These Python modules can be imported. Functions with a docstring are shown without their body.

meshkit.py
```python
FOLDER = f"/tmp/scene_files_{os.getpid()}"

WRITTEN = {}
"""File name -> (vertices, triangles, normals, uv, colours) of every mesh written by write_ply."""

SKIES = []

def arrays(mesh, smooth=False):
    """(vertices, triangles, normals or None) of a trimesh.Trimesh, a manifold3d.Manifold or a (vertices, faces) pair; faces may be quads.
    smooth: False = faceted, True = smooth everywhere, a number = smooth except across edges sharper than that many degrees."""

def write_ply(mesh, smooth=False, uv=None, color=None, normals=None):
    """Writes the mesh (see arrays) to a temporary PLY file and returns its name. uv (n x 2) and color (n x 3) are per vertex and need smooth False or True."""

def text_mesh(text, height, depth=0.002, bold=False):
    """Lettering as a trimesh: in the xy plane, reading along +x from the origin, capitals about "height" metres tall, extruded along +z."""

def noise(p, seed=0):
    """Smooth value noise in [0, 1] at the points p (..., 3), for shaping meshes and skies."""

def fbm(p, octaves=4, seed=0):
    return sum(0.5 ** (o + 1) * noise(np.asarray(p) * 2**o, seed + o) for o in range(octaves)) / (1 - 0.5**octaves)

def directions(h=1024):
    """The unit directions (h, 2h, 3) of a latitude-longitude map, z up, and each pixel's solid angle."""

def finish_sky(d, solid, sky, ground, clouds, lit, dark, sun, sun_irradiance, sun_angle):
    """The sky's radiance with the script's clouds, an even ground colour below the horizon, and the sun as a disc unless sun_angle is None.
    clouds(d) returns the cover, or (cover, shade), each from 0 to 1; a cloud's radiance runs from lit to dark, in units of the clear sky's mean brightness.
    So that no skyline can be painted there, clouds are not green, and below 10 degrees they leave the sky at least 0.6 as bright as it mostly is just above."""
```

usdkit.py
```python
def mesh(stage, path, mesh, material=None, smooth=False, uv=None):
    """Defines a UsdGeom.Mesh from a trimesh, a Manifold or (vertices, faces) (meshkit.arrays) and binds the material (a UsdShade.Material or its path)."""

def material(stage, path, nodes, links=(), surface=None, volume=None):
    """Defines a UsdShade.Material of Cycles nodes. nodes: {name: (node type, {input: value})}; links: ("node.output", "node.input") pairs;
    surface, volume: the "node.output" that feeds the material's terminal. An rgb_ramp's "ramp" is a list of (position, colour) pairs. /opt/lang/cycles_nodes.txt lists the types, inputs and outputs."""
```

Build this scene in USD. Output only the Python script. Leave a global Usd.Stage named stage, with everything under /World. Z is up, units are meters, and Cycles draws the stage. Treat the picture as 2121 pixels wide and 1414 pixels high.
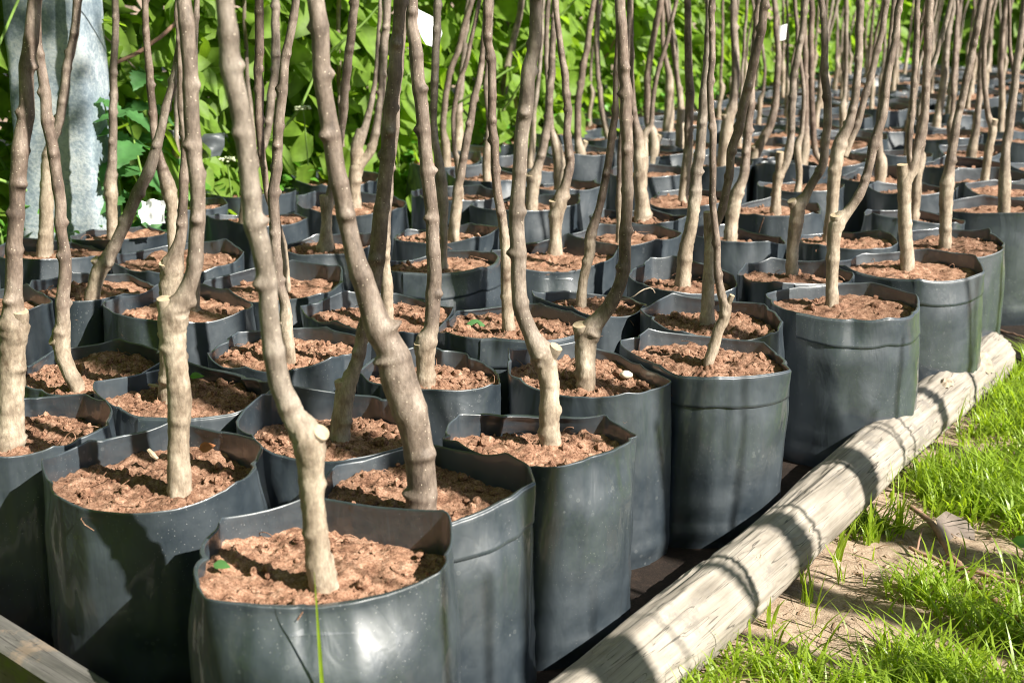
import math, numpy as np, trimesh, usdkit, meshkit
from scipy.interpolate import PchipInterpolator
from pxr import Usd, UsdGeom, UsdLux, UsdShade, Sdf, Gf, Vt

stage = Usd.Stage.CreateInMemory()
UsdGeom.SetStageUpAxis(stage, UsdGeom.Tokens.z)
UsdGeom.SetStageMetersPerUnit(stage, 1.0)
world = UsdGeom.Xform.Define(stage, '/World')
stage.SetDefaultPrim(world.GetPrim())
UsdGeom.Scope.Define(stage, '/World/Looks')

# ------------------------------------------------------------------ camera, sky, sun, exposure
FPX, PITCH, CAMZ = 2900.0, math.radians(15.734), 0.916      # focal length in pixels of the 2121-wide photograph
SUN_EL = math.radians(39)
SUN_H = np.array([0.80, -0.60])        # where the sun stands, on the ground plan
SUN = np.array([*(SUN_H * math.cos(SUN_EL)), math.sin(SUN_EL)])
EXPOSURE = 1.6

cam = UsdGeom.Camera.Define(stage, '/World/camera')
cam.AddTranslateOp().Set(Gf.Vec3d(0, 0, CAMZ))
cam.AddRotateXOp().Set(90 - math.degrees(PITCH))
cam.CreateHorizontalApertureAttr(36.0)
cam.CreateVerticalApertureAttr(24.0)
cam.CreateFocalLengthAttr(FPX / 2121 * 36)
cam.CreateClippingRangeAttr(Gf.Vec2f(0.05, 500))
cam.CreateFStopAttr(7.6)
cam.CreateFocusDistanceAttr(2.15)
cam.CreateExposureAttr(EXPOSURE)

LOOK = '/World/Looks/'
sky = usdkit.material(stage, LOOK + 'sky_look', {
    's': ('sky_texture', dict(sky_type='single_scattering', sun_disc=False, sun_elevation=SUN_EL, sun_rotation=math.atan2(SUN[0], SUN[1]))),
    'b': ('background_shader', dict(strength=0.05))}, [('s.color', 'b.color')], surface='b.background')
dome = UsdLux.DomeLight.Define(stage, '/World/sky')
UsdShade.MaterialBindingAPI.Apply(dome.GetPrim()).Bind(sky)
sun = UsdLux.DistantLight.Define(stage, '/World/sun')
sun.CreateIntensityAttr(1.25)
sun.CreateNormalizeAttr(True)
sun.CreateAngleAttr(0.53)
sun.CreateColorAttr(Gf.Vec3f(1.0, 0.95, 0.86))
sun.AddRotateZOp().Set(math.degrees(math.atan2(SUN[0], -SUN[1])))
sun.AddRotateXOp().Set(90 - math.degrees(SUN_EL))

# ------------------------------------------------------------------ helpers
taken = {}


def numbered(parent, name):
    k = (str(parent), name)
    n = taken.get(k, 0)
    taken[k] = n + 1
    return f'{parent}/{name}' + (f'_{n:03d}' if n else '')


def key(p, **kw):
    for k, v in kw.items():
        if v:
            p.SetCustomDataByKey(k, v)
    return p


def thing(name, label, cat, loc=(0, 0, 0), group=None):
    x = UsdGeom.Xform.Define(stage, numbered('/World', name))
    x.AddTranslateOp().Set(Gf.Vec3d(*map(float, loc)))
    return key(x.GetPrim(), label=label, category=cat, group=group)


def obj(name, mesh, mat, parent='/World', smooth=True, attr=None, **kw):
    pp = parent if isinstance(parent, str) else str(parent.GetPath())
    m = usdkit.mesh(stage, numbered(pp, name), mesh, mat, smooth=smooth)
    if attr:
        for k, a in attr.items():
            UsdGeom.PrimvarsAPI(m).CreatePrimvar(k, Sdf.ValueTypeNames.FloatArray, 'vertex').Set(Vt.FloatArray.FromNumpy(np.asarray(a, np.float32)))
    return key(m.GetPrim(), **kw)


def copy(src, loc, rot, label, group, scale=1.0):
    x = UsdGeom.Xform.Define(stage, numbered('/World', src.GetName().rstrip('0123456789').rstrip('_')))
    x.ClearXformOpOrder()
    p = x.GetPrim()
    p.GetReferences().AddInternalReference(src.GetPath())
    x.ClearXformOpOrder()
    t = x.GetPrim()
    UsdGeom.XformCommonAPI(t).SetTranslate(Gf.Vec3d(*map(float, loc)))
    UsdGeom.XformCommonAPI(t).SetRotate(Gf.Vec3f(0, 0, float(rot)))
    if scale != 1.0:
        UsdGeom.XformCommonAPI(t).SetScale(Gf.Vec3f(scale, scale, scale))
    p.SetInstanceable(True)
    return key(p, label=label, group=group, category=src.GetCustomDataByKey('category'))


def joined(parts):
    v, f, n = [], [], 0
    for a, b in parts:
        v.append(a); f.append(np.asarray(b) + n); n += len(a)
    return np.vstack(v), np.vstack(f)


def grid_faces(rows, cols, wrap):
    i, j = np.meshgrid(np.arange(rows - 1), np.arange(cols if wrap else cols - 1), indexing='ij')
    a = i * cols + j
    b = i * cols + (j + 1) % cols
    return np.stack([a, b, b + cols, a + cols], -1).reshape(-1, 4)


def tri(f):
    f = np.asarray(f)
    return np.vstack([f[:, [0, 1, 2]], f[:, [0, 2, 3]]]) if f.shape[1] == 4 else f


def sstep(a, b, x):
    t = np.clip((x - a) / (b - a), 0, 1)
    return t * t * (3 - 2 * t)


def ray(px, py):
    x, y = (px - 1060.5) / FPX, -(py - 707) / FPX
    return np.array([x, math.cos(PITCH) + y * math.sin(PITCH), -math.sin(PITCH) + y * math.cos(PITCH)])


def at(px, py, z):
    """The world point at height z under a spot of the photograph: used to survey where things stand."""
    d = ray(px, py)
    return np.array([0, 0, CAMZ]) + d * (z - CAMZ) / d[2]


def at_depth(px, py, y0, z0=0.0, lean=0.0):
    d = ray(px, py)
    t = (y0 + lean * (CAMZ - z0)) / (d[1] - lean * d[2])
    return np.array([0, 0, CAMZ]) + d * t


def tube(path, rad, seg=10, ref=(0.13, 1.0, 0.07), shape=None, caps=True):
    path, rad = np.asarray(path, float), np.asarray(rad, float)
    T = np.gradient(path, axis=0)
    T /= np.maximum(np.linalg.norm(T, axis=1, keepdims=True), 1e-9)
    e1 = np.cross(T, ref)
    e1 /= np.maximum(np.linalg.norm(e1, axis=1, keepdims=True), 1e-9)
    e2 = np.cross(T, e1)
    th = np.arange(seg) / seg * 2 * math.pi
    r = rad[:, None] * (np.ones((len(path), seg)) if shape is None else shape)
    v = path[:, None] + r[..., None] * (np.cos(th)[None, :, None] * e1[:, None] + np.sin(th)[None, :, None] * e2[:, None])
    f = tri(grid_faces(len(path), seg, True))
    v = v.reshape(-1, 3)
    if caps:
        n = len(v)
        v = np.vstack([v, path[0], path[-1]])
        k = np.arange(seg)
        f = np.vstack([f, np.stack([np.full(seg, n), (k + 1) % seg, k], 1), np.stack([np.full(seg, n + 1), (len(path) - 1) * seg + k, (len(path) - 1) * seg + (k + 1) % seg], 1)])
    return v, f


def smooth_path(pts, rad, step, nvis=None):
    pts, rad = np.asarray(pts, float), np.asarray(rad, float)
    s = np.r_[0, np.cumsum(np.linalg.norm(np.diff(pts, axis=0), axis=1))]
    ss = np.linspace(0, s[-1], max(4, int(s[-1] / step)))
    if nvis:                                            # coarser above the edge of the picture
        ss = np.r_[np.arange(0, s[nvis], step), np.arange(s[nvis], s[-1], step * 5), s[-1]]
    return PchipInterpolator(s, pts)(ss), PchipInterpolator(s, rad)(ss), ss


# ------------------------------------------------------------------ materials
def mat(name, nodes, links, surface='p.BSDF'):
    return usdkit.material(stage, LOOK + name, nodes, links, surface=surface)


def plastic_look():
    n = {'g': ('geometry', {}),
         'sp': ('voronoi_texture', dict(scale=210.0, feature='f1')), 'spm': ('map_range', dict(from_min=0.06, from_max=0.13, to_min=1.0, to_max=0.0, clamp=True)),
         'pa': ('noise_texture', dict(scale=9.0, detail=4.0)), 'pam': ('map_range', dict(from_min=0.44, from_max=0.62, to_min=0.05, to_max=0.9, clamp=True)),
         'spp': ('math', dict(math_type='multiply')),
         'ring': ('voronoi_texture', dict(scale=75.0, feature='f1')), 'ringm': ('rgb_ramp', {'ramp': [(0, (.25,) * 3), (.13, (.3,) * 3), (.17, (.9,) * 3), (.21, (.0,) * 3), (1, (0,) * 3)]}),
         'rm': ('mix_color', dict(a=(0, 0, 0), b=(0, 0, 0), blend_type='mix')), 'rn': ('noise_texture', dict(scale=14.0, detail=2.0)), 'rnm': ('map_range', dict(from_min=0.58, from_max=0.66, to_min=0.0, to_max=0.4, clamp=True)),
         'dusty': ('noise_texture', dict(scale=16.0, detail=7.0, roughness=0.65)), 'dm': ('rgb_ramp', {'ramp': [(0.3, (.009, .016, .023)), (.7, (.025, .035, .043))]}),
         'c1': ('mix_color', dict(b=(.30, .30, .29))), 'c2': ('mix_color', dict(b=(.16, .17, .17))),
         'ro': ('map_range', dict(from_min=0.3, from_max=0.7, to_min=0.44, to_max=0.57)),
         'bs': ('mapping', dict(scale=(1.0, 1.0, .38))), 'bn': ('noise_texture', dict(scale=26.0, detail=3.0, distortion=0.5)), 'bu': ('bump', dict(strength=0.22, distance=0.010)),
         'cw': ('noise_texture', dict(scale=11.0, detail=3.0)), 'cws': ('vector_math', dict(math_type='scale', scale=0.09)), 'cwa': ('vector_math', dict(math_type='add')),
         'cv': ('voronoi_texture', dict(scale=17.0, feature='distance_to_edge')), 'cvm': ('map_range', dict(from_min=0.0, from_max=.06, to_min=0.0, to_max=1.0, clamp=True)), 'cb': ('bump', dict(strength=0.022, distance=0.004)),
         'p': ('principled_bsdf', dict(ior=1.6, specular_ior_level=0.8, coat_weight=0.6, coat_roughness=0.05, coat_ior=1.5))}
    l = [('g.position', f'{k}.vector') for k in ('sp', 'pa', 'ring', 'rn', 'dusty', 'bs')] + [('bs.vector', 'bn.vector')]
    l += [('sp.distance', 'spm.value'), ('pa.fac', 'pam.value'), ('spm.result', 'spp.value1'), ('pam.result', 'spp.value2'),
          ('ring.distance', 'ringm.fac'), ('rn.fac', 'rnm.value'), ('rnm.result', 'rm.fac'), ('ringm.color', 'rm.b'),
          ('dusty.fac', 'dm.fac'), ('dm.color', 'c1.a'), ('spp.value', 'c1.fac'), ('c1.result', 'c2.a'), ('rm.result', 'c2.fac'),
          ('c2.result', 'p.base_color'), ('dusty.fac', 'ro.value'), ('ro.result', 'p.roughness'), ('bn.fac', 'bu.height'), ('g.position', 'cw.vector'), ('cw.color', 'cws.vector1'), ('g.position', 'cwa.vector1'), ('cws.vector', 'cwa.vector2'), ('cwa.vector', 'cv.vector'), ('cv.distance', 'cvm.value'), ('cvm.result', 'cb.height'), ('bu.normal', 'cb.normal'), ('cb.normal', 'p.normal'), ('cb.normal', 'p.coat_normal')]
    return mat('black_polythene', n, l)


def soil_look(name, ramp, bump=0.6):
    n = {'oi': ('object_info', {}), 'ov': ('map_range', dict(from_min=0, from_max=1, to_min=.72, to_max=1.12)), 'oc': ('mix_color', dict(blend_type='multiply', fac=1.0, use_clamp_result=False)),
         'g': ('geometry', {}), 'a': ('noise_texture', dict(scale=55.0, detail=8.0, roughness=0.7)), 'b': ('noise_texture', dict(scale=420.0, detail=3.0, roughness=0.6)),
         'm': ('mix_float', dict(fac=0.4)), 'r': ('rgb_ramp', {'ramp': ramp}), 'bu': ('bump', dict(strength=bump, distance=0.004)),
         'p': ('principled_bsdf', dict(roughness=0.95, specular_ior_level=0.15))}
    l = [('g.position', 'a.vector'), ('g.position', 'b.vector'), ('a.fac', 'm.a'), ('b.fac', 'm.b'), ('m.result', 'r.fac'), ('oi.random', 'ov.value'), ('ov.result', 'oc.b'), ('r.color', 'oc.a'), ('oc.result', 'p.base_color'), ('m.result', 'bu.height'), ('bu.normal', 'p.normal')]
    return mat(name, n, l)


def bark_look():
    n = {'g': ('geometry', {}), 'at': ('attribute', dict(attribute='rootstock')), 'tone': ('attribute', dict(attribute='tone')),
         'st': ('mapping', dict(scale=(1, 1, 0.35))),
         'n1': ('noise_texture', dict(scale=75.0, detail=8.0, roughness=0.72)), 'n2': ('noise_texture', dict(scale=22.0, detail=5.0, roughness=.6)), 'nd': ('attribute', dict(attribute='node')), 'ndc': ('mix_color', dict(blend_type='multiply', b=(.42, .36, .34))),
         'sc': ('rgb_ramp', {'ramp': [(.36, (.050, .034, .027)), (.5, (.125, .088, .068)), (.66, (.255, .20, .16))]}),
         'sg': ('rgb_ramp', {'ramp': [(.36, (.085, .066, .050)), (.5, (.185, .152, .122)), (.66, (.33, .285, .24))]}),
         'scm': ('mix_color', {}),
         'rs': ('rgb_ramp', {'ramp': [(.34, (.105, .072, .048)), (.48, (.245, .195, .143)), (.66, (.42, .355, .275))]}),
         'rn': ('mix_float', dict(fac=0.5)), 'mx': ('mix_color', {}),
         'vo': ('voronoi_texture', dict(scale=210.0)), 'vm': ('map_range', dict(from_min=.10, from_max=.19, to_min=1.0, to_max=0.0, clamp=True)),
         'vs': ('separate_color', {}), 'vg': ('math', dict(math_type='greater_than', value2=0.6)), 'vv': ('math', dict(math_type='multiply')),
         'inv': ('map_range', dict(from_min=0, from_max=1, to_min=.8, to_max=.05)), 'vf': ('math', dict(math_type='multiply')),
         'li': ('mix_color', dict(b=(.55, .47, .36))),
         'n3': ('noise_texture', dict(scale=330.0, detail=3.0, roughness=.7)), 'n3m': ('map_range', dict(from_min=.3, from_max=.7, to_min=.72, to_max=1.22)), 'gr': ('mix_color', dict(blend_type='multiply', fac=1.0, use_clamp_result=False)),
         'bu': ('bump', dict(strength=0.7, distance=0.003)), 'p': ('principled_bsdf', dict(roughness=0.6, specular_ior_level=0.35))}
    l = [('g.position', 'st.vector'), ('st.vector', 'n1.vector'), ('g.position', 'n2.vector'), ('g.position', 'vo.vector'),
         ('n1.fac', 'rn.a'), ('n2.fac', 'rn.b'), ('rn.result', 'sc.fac'), ('rn.result', 'sg.fac'), ('rn.result', 'rs.fac'),
         ('sc.color', 'scm.a'), ('sg.color', 'scm.b'), ('tone.fac', 'scm.fac'), ('scm.result', 'mx.a'), ('rs.color', 'mx.b'), ('at.fac', 'mx.fac'),
         ('vo.distance', 'vm.value'), ('vo.color', 'vs.color'), ('vs.r', 'vg.value1'), ('vm.result', 'vv.value1'), ('vg.value', 'vv.value2'),
         ('at.fac', 'inv.value'), ('vv.value', 'vf.value1'), ('inv.result', 'vf.value2'), ('vf.value', 'li.fac'), ('mx.result', 'ndc.a'), ('nd.fac', 'ndc.fac'), ('st.vector', 'n3.vector'), ('n3.fac', 'n3m.value'), ('ndc.result', 'gr.a'), ('n3m.result', 'gr.b'), ('gr.result', 'li.a'), ('li.result', 'p.base_color'),
         ('n1.fac', 'bu.height'), ('bu.normal', 'p.normal')]
    return mat('bark', n, l)


def leaf_look(name, ramp, trans=0.4, rough=0.42, spec=0.5, tmul=2.4):
    n = {'g': ('geometry', {}), 'r': ('rgb_ramp', {'ramp': ramp}), 'nz': ('noise_texture', dict(scale=35.0, detail=3.0)), 'nm': ('map_range', dict(from_min=.3, from_max=.7, to_min=.75, to_max=1.2)),
         'c': ('mix_color', dict(blend_type='multiply', fac=1.0, use_clamp_result=False)),
         'bu': ('bump', dict(strength=0.25, distance=0.004)),
         't': ('translucent_bsdf', {}), 'tc': ('mix_color', dict(blend_type='multiply', fac=1.0, b=(tmul * 1.15, tmul * 1.1, tmul * 0.5))), 'p': ('principled_bsdf', dict(roughness=rough, specular_ior_level=spec)), 'm': ('mix_closure', dict(fac=trans))}
    l = [('g.random_per_island', 'r.fac'), ('g.position', 'nz.vector'), ('nz.fac', 'nm.value'), ('nm.result', 'c.b'), ('r.color', 'c.a'), ('c.result', 'p.base_color'), ('c.result', 'tc.a'), ('tc.result', 't.color'),
         ('nz.fac', 'bu.height'), ('bu.normal', 'p.normal'), ('p.BSDF', 'm.closure1'), ('t.BSDF', 'm.closure2')]
    return mat(name, n, l, 'm.closure')


def plain(name, col, rough=0.7, var=0.25, scale=30.0, spec=0.3, bump=0.0):
    lo, hi = [c * (1 - var) for c in col], [min(1, c * (1 + var)) for c in col]
    n = {'g': ('geometry', {}), 'n': ('noise_texture', dict(scale=scale, detail=5.0, roughness=0.6)), 'r': ('rgb_ramp', {'ramp': [(.3, lo), (.7, hi)]}), 'p': ('principled_bsdf', dict(roughness=rough, specular_ior_level=spec))}
    l = [('g.position', 'n.vector'), ('n.fac', 'r.fac'), ('r.color', 'p.base_color')]
    if bump:
        n['bu'] = ('bump', dict(strength=bump, distance=0.004))
        l += [('n.fac', 'bu.height'), ('bu.normal', 'p.normal')]
    return mat(name, n, l)


def wood_look(name, ang, ramp, moss=None, patch=None, crack=0.9):
    n = {'g': ('geometry', {}), 'ro': ('mapping', dict(rotation=(0, 0, ang))), 'sc': ('mapping', dict(scale=(6.0, 90.0, 90.0))), 'sk': ('mapping', dict(scale=(1.6, 62.0, 62.0))),
         'n1': ('noise_texture', dict(scale=1.0, detail=6.0, roughness=0.65)), 'n2': ('noise_texture', dict(scale=7.0, detail=5.0, roughness=0.6)), 'm': ('mix_float', dict(fac=.45)),
         'r': ('rgb_ramp', {'ramp': ramp}), 'ck': ('noise_texture', dict(scale=1.0, detail=2.0, distortion=.4)), 'cm': ('rgb_ramp', {'ramp': [(0, (1,) * 3), (.490, (1,) * 3), (.5, (.12,) * 3), (.510, (1,) * 3), (.60, (1,) * 3), (.607, (.3,) * 3), (.614, (1,) * 3), (1, (1,) * 3)]}),
         'c': ('mix_color', dict(blend_type='multiply', fac=crack)), 'pn': ('noise_texture', dict(scale=11.0, detail=6.0, roughness=.7)), 'pm': ('map_range', dict(from_min=.56, from_max=.64, to_min=0.0, to_max=.75, clamp=True)),
         'c2': ('mix_color', dict(b=patch or (.2, .15, .11))), 'bu': ('bump', dict(strength=.5, distance=.004)), 'p': ('principled_bsdf', dict(roughness=.8, specular_ior_level=.25))}
    l = [('g.position', 'ro.vector'), ('ro.vector', 'sc.vector'), ('sc.vector', 'n1.vector'), ('g.position', 'n2.vector'), ('n1.fac', 'm.a'), ('n2.fac', 'm.b'), ('m.result', 'r.fac'),
         ('ro.vector', 'sk.vector'), ('sk.vector', 'ck.vector'), ('ck.fac', 'cm.fac'), ('r.color', 'c.a'), ('cm.color', 'c.b'), ('g.position', 'pn.vector'), ('pn.fac', 'pm.value'), ('c.result', 'c2.a'), ('pm.result', 'c2.fac'),
         ('m.result', 'bu.height'), ('bu.normal', 'p.normal')]
    last = 'c2.result'
    if moss:
        n.update(mn=('noise_texture', dict(scale=26.0, detail=6.0, roughness=.7)), mm=('map_range', dict(from_min=.42, from_max=.56, to_min=0.0, to_max=.9, clamp=True)), c3=('mix_color', dict(b=moss)))
        l += [('g.position', 'mn.vector'), ('mn.fac', 'mm.value'), (last, 'c3.a'), ('mm.result', 'c3.fac')]
        last = 'c3.result'
    l.append((last, 'p.base_color'))
    return mat(name, n, l)


M_BAG = plastic_look()
M_SOIL = soil_look('peat_soil', [(.32, (.036, .018, .012)), (.43, (.108, .054, .033)), (.53, (.222, .125, .081)), (.63, (.335, .212, .150)), (.74, (.46, .36, .28))])
M_BARK = bark_look()
M_CUT = plain('cut_wood', (.33, .26, .175), .85, .3, 90, .15, .4)
M_LEAF = leaf_look('hedge_leaf', [(0, (.125, .21, .026)), (.35, (.20, .305, .042)), (.7, (.28, .38, .07)), (.93, (.37, .46, .13)), (1, (.45, .46, .12))], .45, .55, .3)
M_NETTLE = leaf_look('nettle_leaf', [(0, (.06, .16, .05)), (1, (.10, .23, .07))], .4, .55, .3)
M_COVER = leaf_look('ground_cover_leaf', [(0, (.09, .24, .03)), (1, (.17, .36, .05))], .45)
M_GRASS = leaf_look('grass_blade_look', [(0, (.18, .26, .022)), (.5, (.28, .37, .036)), (.82, (.37, .44, .06)), (.93, (.36, .37, .12)), (1, (.45, .38, .2))], .42, .4, .45)
M_STEM = plain('green_stem', (.16, .26, .06), .5, .3, 40)
M_TWIG = plain('dry_twig_look', (.22, .13, .09), .75, .35, 60, .25, .3)
M_TAN = plain('dead_leaf_look', (.30, .24, .18), .8, .35, 40, .2, .3)
M_LITTER = plain('grey_brown_leaf', (.13, .105, .09), .8, .3, 50, .2, .3)
M_RUST = plain('brown_leaf_look', (.30, .12, .05), .8, .35, 60, .2)
M_STRAW = leaf_look('straw', [(0, (.16, .10, .06)), (.5, (.34, .25, .15)), (1, (.52, .43, .29))], .2, .6, .3, 1.2)
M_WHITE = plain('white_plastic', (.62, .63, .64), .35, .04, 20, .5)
M_FLOWER = plain('white_petal', (.50, .54, .36), .6, .12, 60, .3)
M_SHEET = plain('grey_black_plastic', (.055, .062, .07), .38, .3, 18, .6, .3)
M_STONE = plain('pale_stone', (.52, .46, .36), .8, .2, 50, .2, .3)
M_GROUND = soil_look('sandy_ground', [(.30, (.10, .068, .045)), (.44, (.23, .165, .115)), (.56, (.35, .265, .195)), (.72, (.48, .385, .30))], .9)
M_BED = soil_look('dark_bed_soil', [(.30, (.006, .005, .004)), (.5, (.014, .010, .008)), (.75, (.038, .025, .018))], .6)  # dark soil, blackened further for the shade between bags and log
LOG_A = 0.581
M_LOG = wood_look('weathered_log', LOG_A - math.pi / 2, [(.30, (.095, .080, .064)), (.44, (.185, .162, .134)), (.55, (.25, .222, .188)), (.72, (.345, .315, .272))], patch=(.15, .135, .12))
M_PLANK = wood_look('weathered_plank', math.atan2(.17, .188), [(.3, (.038, .036, .034)), (.5, (.085, .081, .075)), (.7, (.16, .15, .138))], moss=None)  # grey wood made darker to carry the shade lying on the plank
M_MOSS = wood_look('mossy_plank', math.atan2(.17, .188), [(.25, (.10, .08, .04)), (.5, (.16, .13, .07)), (.75, (.22, .19, .11))], moss=(.15, .16, .03))
M_POST = mat('whitewashed_post', {'g': ('geometry', {}), 'a': ('noise_texture', dict(scale=7.0, detail=7.0, roughness=.68)), 'b': ('noise_texture', dict(scale=120.0, detail=4.0, roughness=.7)), 'm': ('mix_float', dict(fac=.35)),
                                   'r': ('rgb_ramp', {'ramp': [(.38, (.10, .135, .165)), (.48, (.18, .22, .25)), (.55, (.30, .335, .35)), (.68, (.45, .465, .455))]}), 'bu': ('bump', dict(strength=.35, distance=.004)), 'p': ('principled_bsdf', dict(roughness=.75, specular_ior_level=.3))},
             [('g.position', 'a.vector'), ('g.position', 'b.vector'), ('a.fac', 'm.a'), ('b.fac', 'm.b'), ('m.result', 'r.fac'), ('r.color', 'p.base_color'), ('b.fac', 'bu.height'), ('bu.normal', 'p.normal')])

# ------------------------------------------------------------------ layout of the bed: u runs along the log, w across it (right positive)
UD = np.array([math.sin(LOG_A), math.cos(LOG_A)])
WD = np.array([math.cos(LOG_A), -math.sin(LOG_A)])
LOG_W = float(np.array([0.233, 1.7]) @ WD)
HEDGE_W = LOG_W - 1.98


def uw(u, w, z=0.0):
    p = UD * u + WD * w
    return np.array([p[0], p[1], z])


# ------------------------------------------------------------------ ground
def axis(lo, hi, fine_lo, fine_hi, step):
    out = [np.arange(fine_lo, fine_hi, step)]
    g, x = step, fine_hi
    right = []
    while x < hi:
        right.append(x); g *= 1.35; x += g
    g, x = step, fine_lo - step
    left = []
    while x > lo:
        left.append(x); g *= 1.35; x -= g
    return np.concatenate([left[::-1] + [], out[0], right + [hi]])


def ground_z(x, y):
    w = x * WD[0] + y * WD[1]
    p = np.stack([x, y, 0 * x], -1)
    z = 0.030 * (meshkit.fbm(p * 3.1, 3, 5) - 0.5) + 0.020 * (meshkit.fbm(p * 16, 4, 6) - 0.5)
    return z * (sstep(LOG_W + 0.02, LOG_W + 0.15, w) + sstep(-2.75, -2.95, w))


gx, gy = axis(-90, 90, -0.6, 1.6, 0.014), axis(-60, 120, 1.0, 3.8, 0.014)
X, Y = np.meshgrid(gx, gy)
gv = np.stack([X, Y, ground_z(X, Y)], -1).reshape(-1, 3)
obj('ground', (gv, grid_faces(len(gy), len(gx), False)), M_GROUND, kind='structure')
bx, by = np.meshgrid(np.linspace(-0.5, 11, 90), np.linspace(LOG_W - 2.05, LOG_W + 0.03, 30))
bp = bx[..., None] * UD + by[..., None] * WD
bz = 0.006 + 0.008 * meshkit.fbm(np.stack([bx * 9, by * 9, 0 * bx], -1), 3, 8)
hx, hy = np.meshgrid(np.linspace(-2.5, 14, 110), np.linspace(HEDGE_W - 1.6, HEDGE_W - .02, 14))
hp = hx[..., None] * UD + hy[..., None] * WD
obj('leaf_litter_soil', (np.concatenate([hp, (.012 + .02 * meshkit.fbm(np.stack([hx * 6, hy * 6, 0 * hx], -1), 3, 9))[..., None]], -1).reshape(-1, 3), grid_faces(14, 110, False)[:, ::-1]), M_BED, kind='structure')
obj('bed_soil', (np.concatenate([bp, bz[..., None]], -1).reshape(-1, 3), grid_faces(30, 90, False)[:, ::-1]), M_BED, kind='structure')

# ------------------------------------------------------------------ log along the bed
def build_log():
    s0, s1, n, k = -1.3, 1.51, 440, 88
    s = np.linspace(s0, s1, n)
    th = np.arange(k) / k * 2 * math.pi
    S, T = np.meshgrid(s, th, indexing='ij')
    pn = np.stack([S * 4, np.cos(T) * 1.2, np.sin(T) * 1.2], -1)
    fine = np.stack([S * 9, np.cos(T) * 9, np.sin(T) * 9], -1)
    R = 0.050 + 0.013 * (meshkit.fbm(pn, 3, 21) - .5) - 0.003 * np.maximum(0, np.cos(T - .9)) ** 6 + 0.0035 * (meshkit.fbm(fine, 3, 22) - .5)
    # long drying cracks
    cr = meshkit.noise(np.stack([S * 2.3, np.cos(T) * 7, np.sin(T) * 7], -1), 23)
    R -= 0.0036 * np.exp(-((cr - 0.5) / 0.016) ** 2)
    # flaked outer skin: raised sheets with ragged ends
    fl = meshkit.fbm(np.stack([S * 7, np.cos(T) * 3.2, np.sin(T) * 3.2], -1), 4, 24)
    R += 0.0024 * sstep(0.50, 0.512, fl)
    wob = 0.008 * np.sin(S * 2.1 + 1) + 0.004 * np.sin(S * 5.3)
    base = np.array([0.233, 1.7])
    c, sn = np.cos(T), np.sin(T)        # T = 0 at the top, towards +w
    P = base + S[..., None] * UD + (R * sn + wob)[..., None] * WD
    z = 0.052 + R * c + 0.004 * np.sin(S * 3.3)
    v = np.concatenate([P, z[..., None]], -1)
    f = grid_faces(n, k, True)
    v = v.reshape(-1, 3)
    f = tri(f)
    nv = len(v)
    v = np.vstack([v, v[:k].mean(0), v[-k:].mean(0) + np.r_[UD * 0.004, 0]])
    a = np.arange(k)
    f = np.vstack([f, np.stack([np.full(k, nv), a, (a + 1) % k], 1), np.stack([np.full(k, nv + 1), (n - 1) * k + (a + 1) % k, (n - 1) * k + a], 1)])
    return v, f


log = thing('border_log', 'long weathered pale wooden pole lying along the edge of the black bags', 'log')
obj('log_body', build_log(), M_LOG, log, smooth=True)


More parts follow.
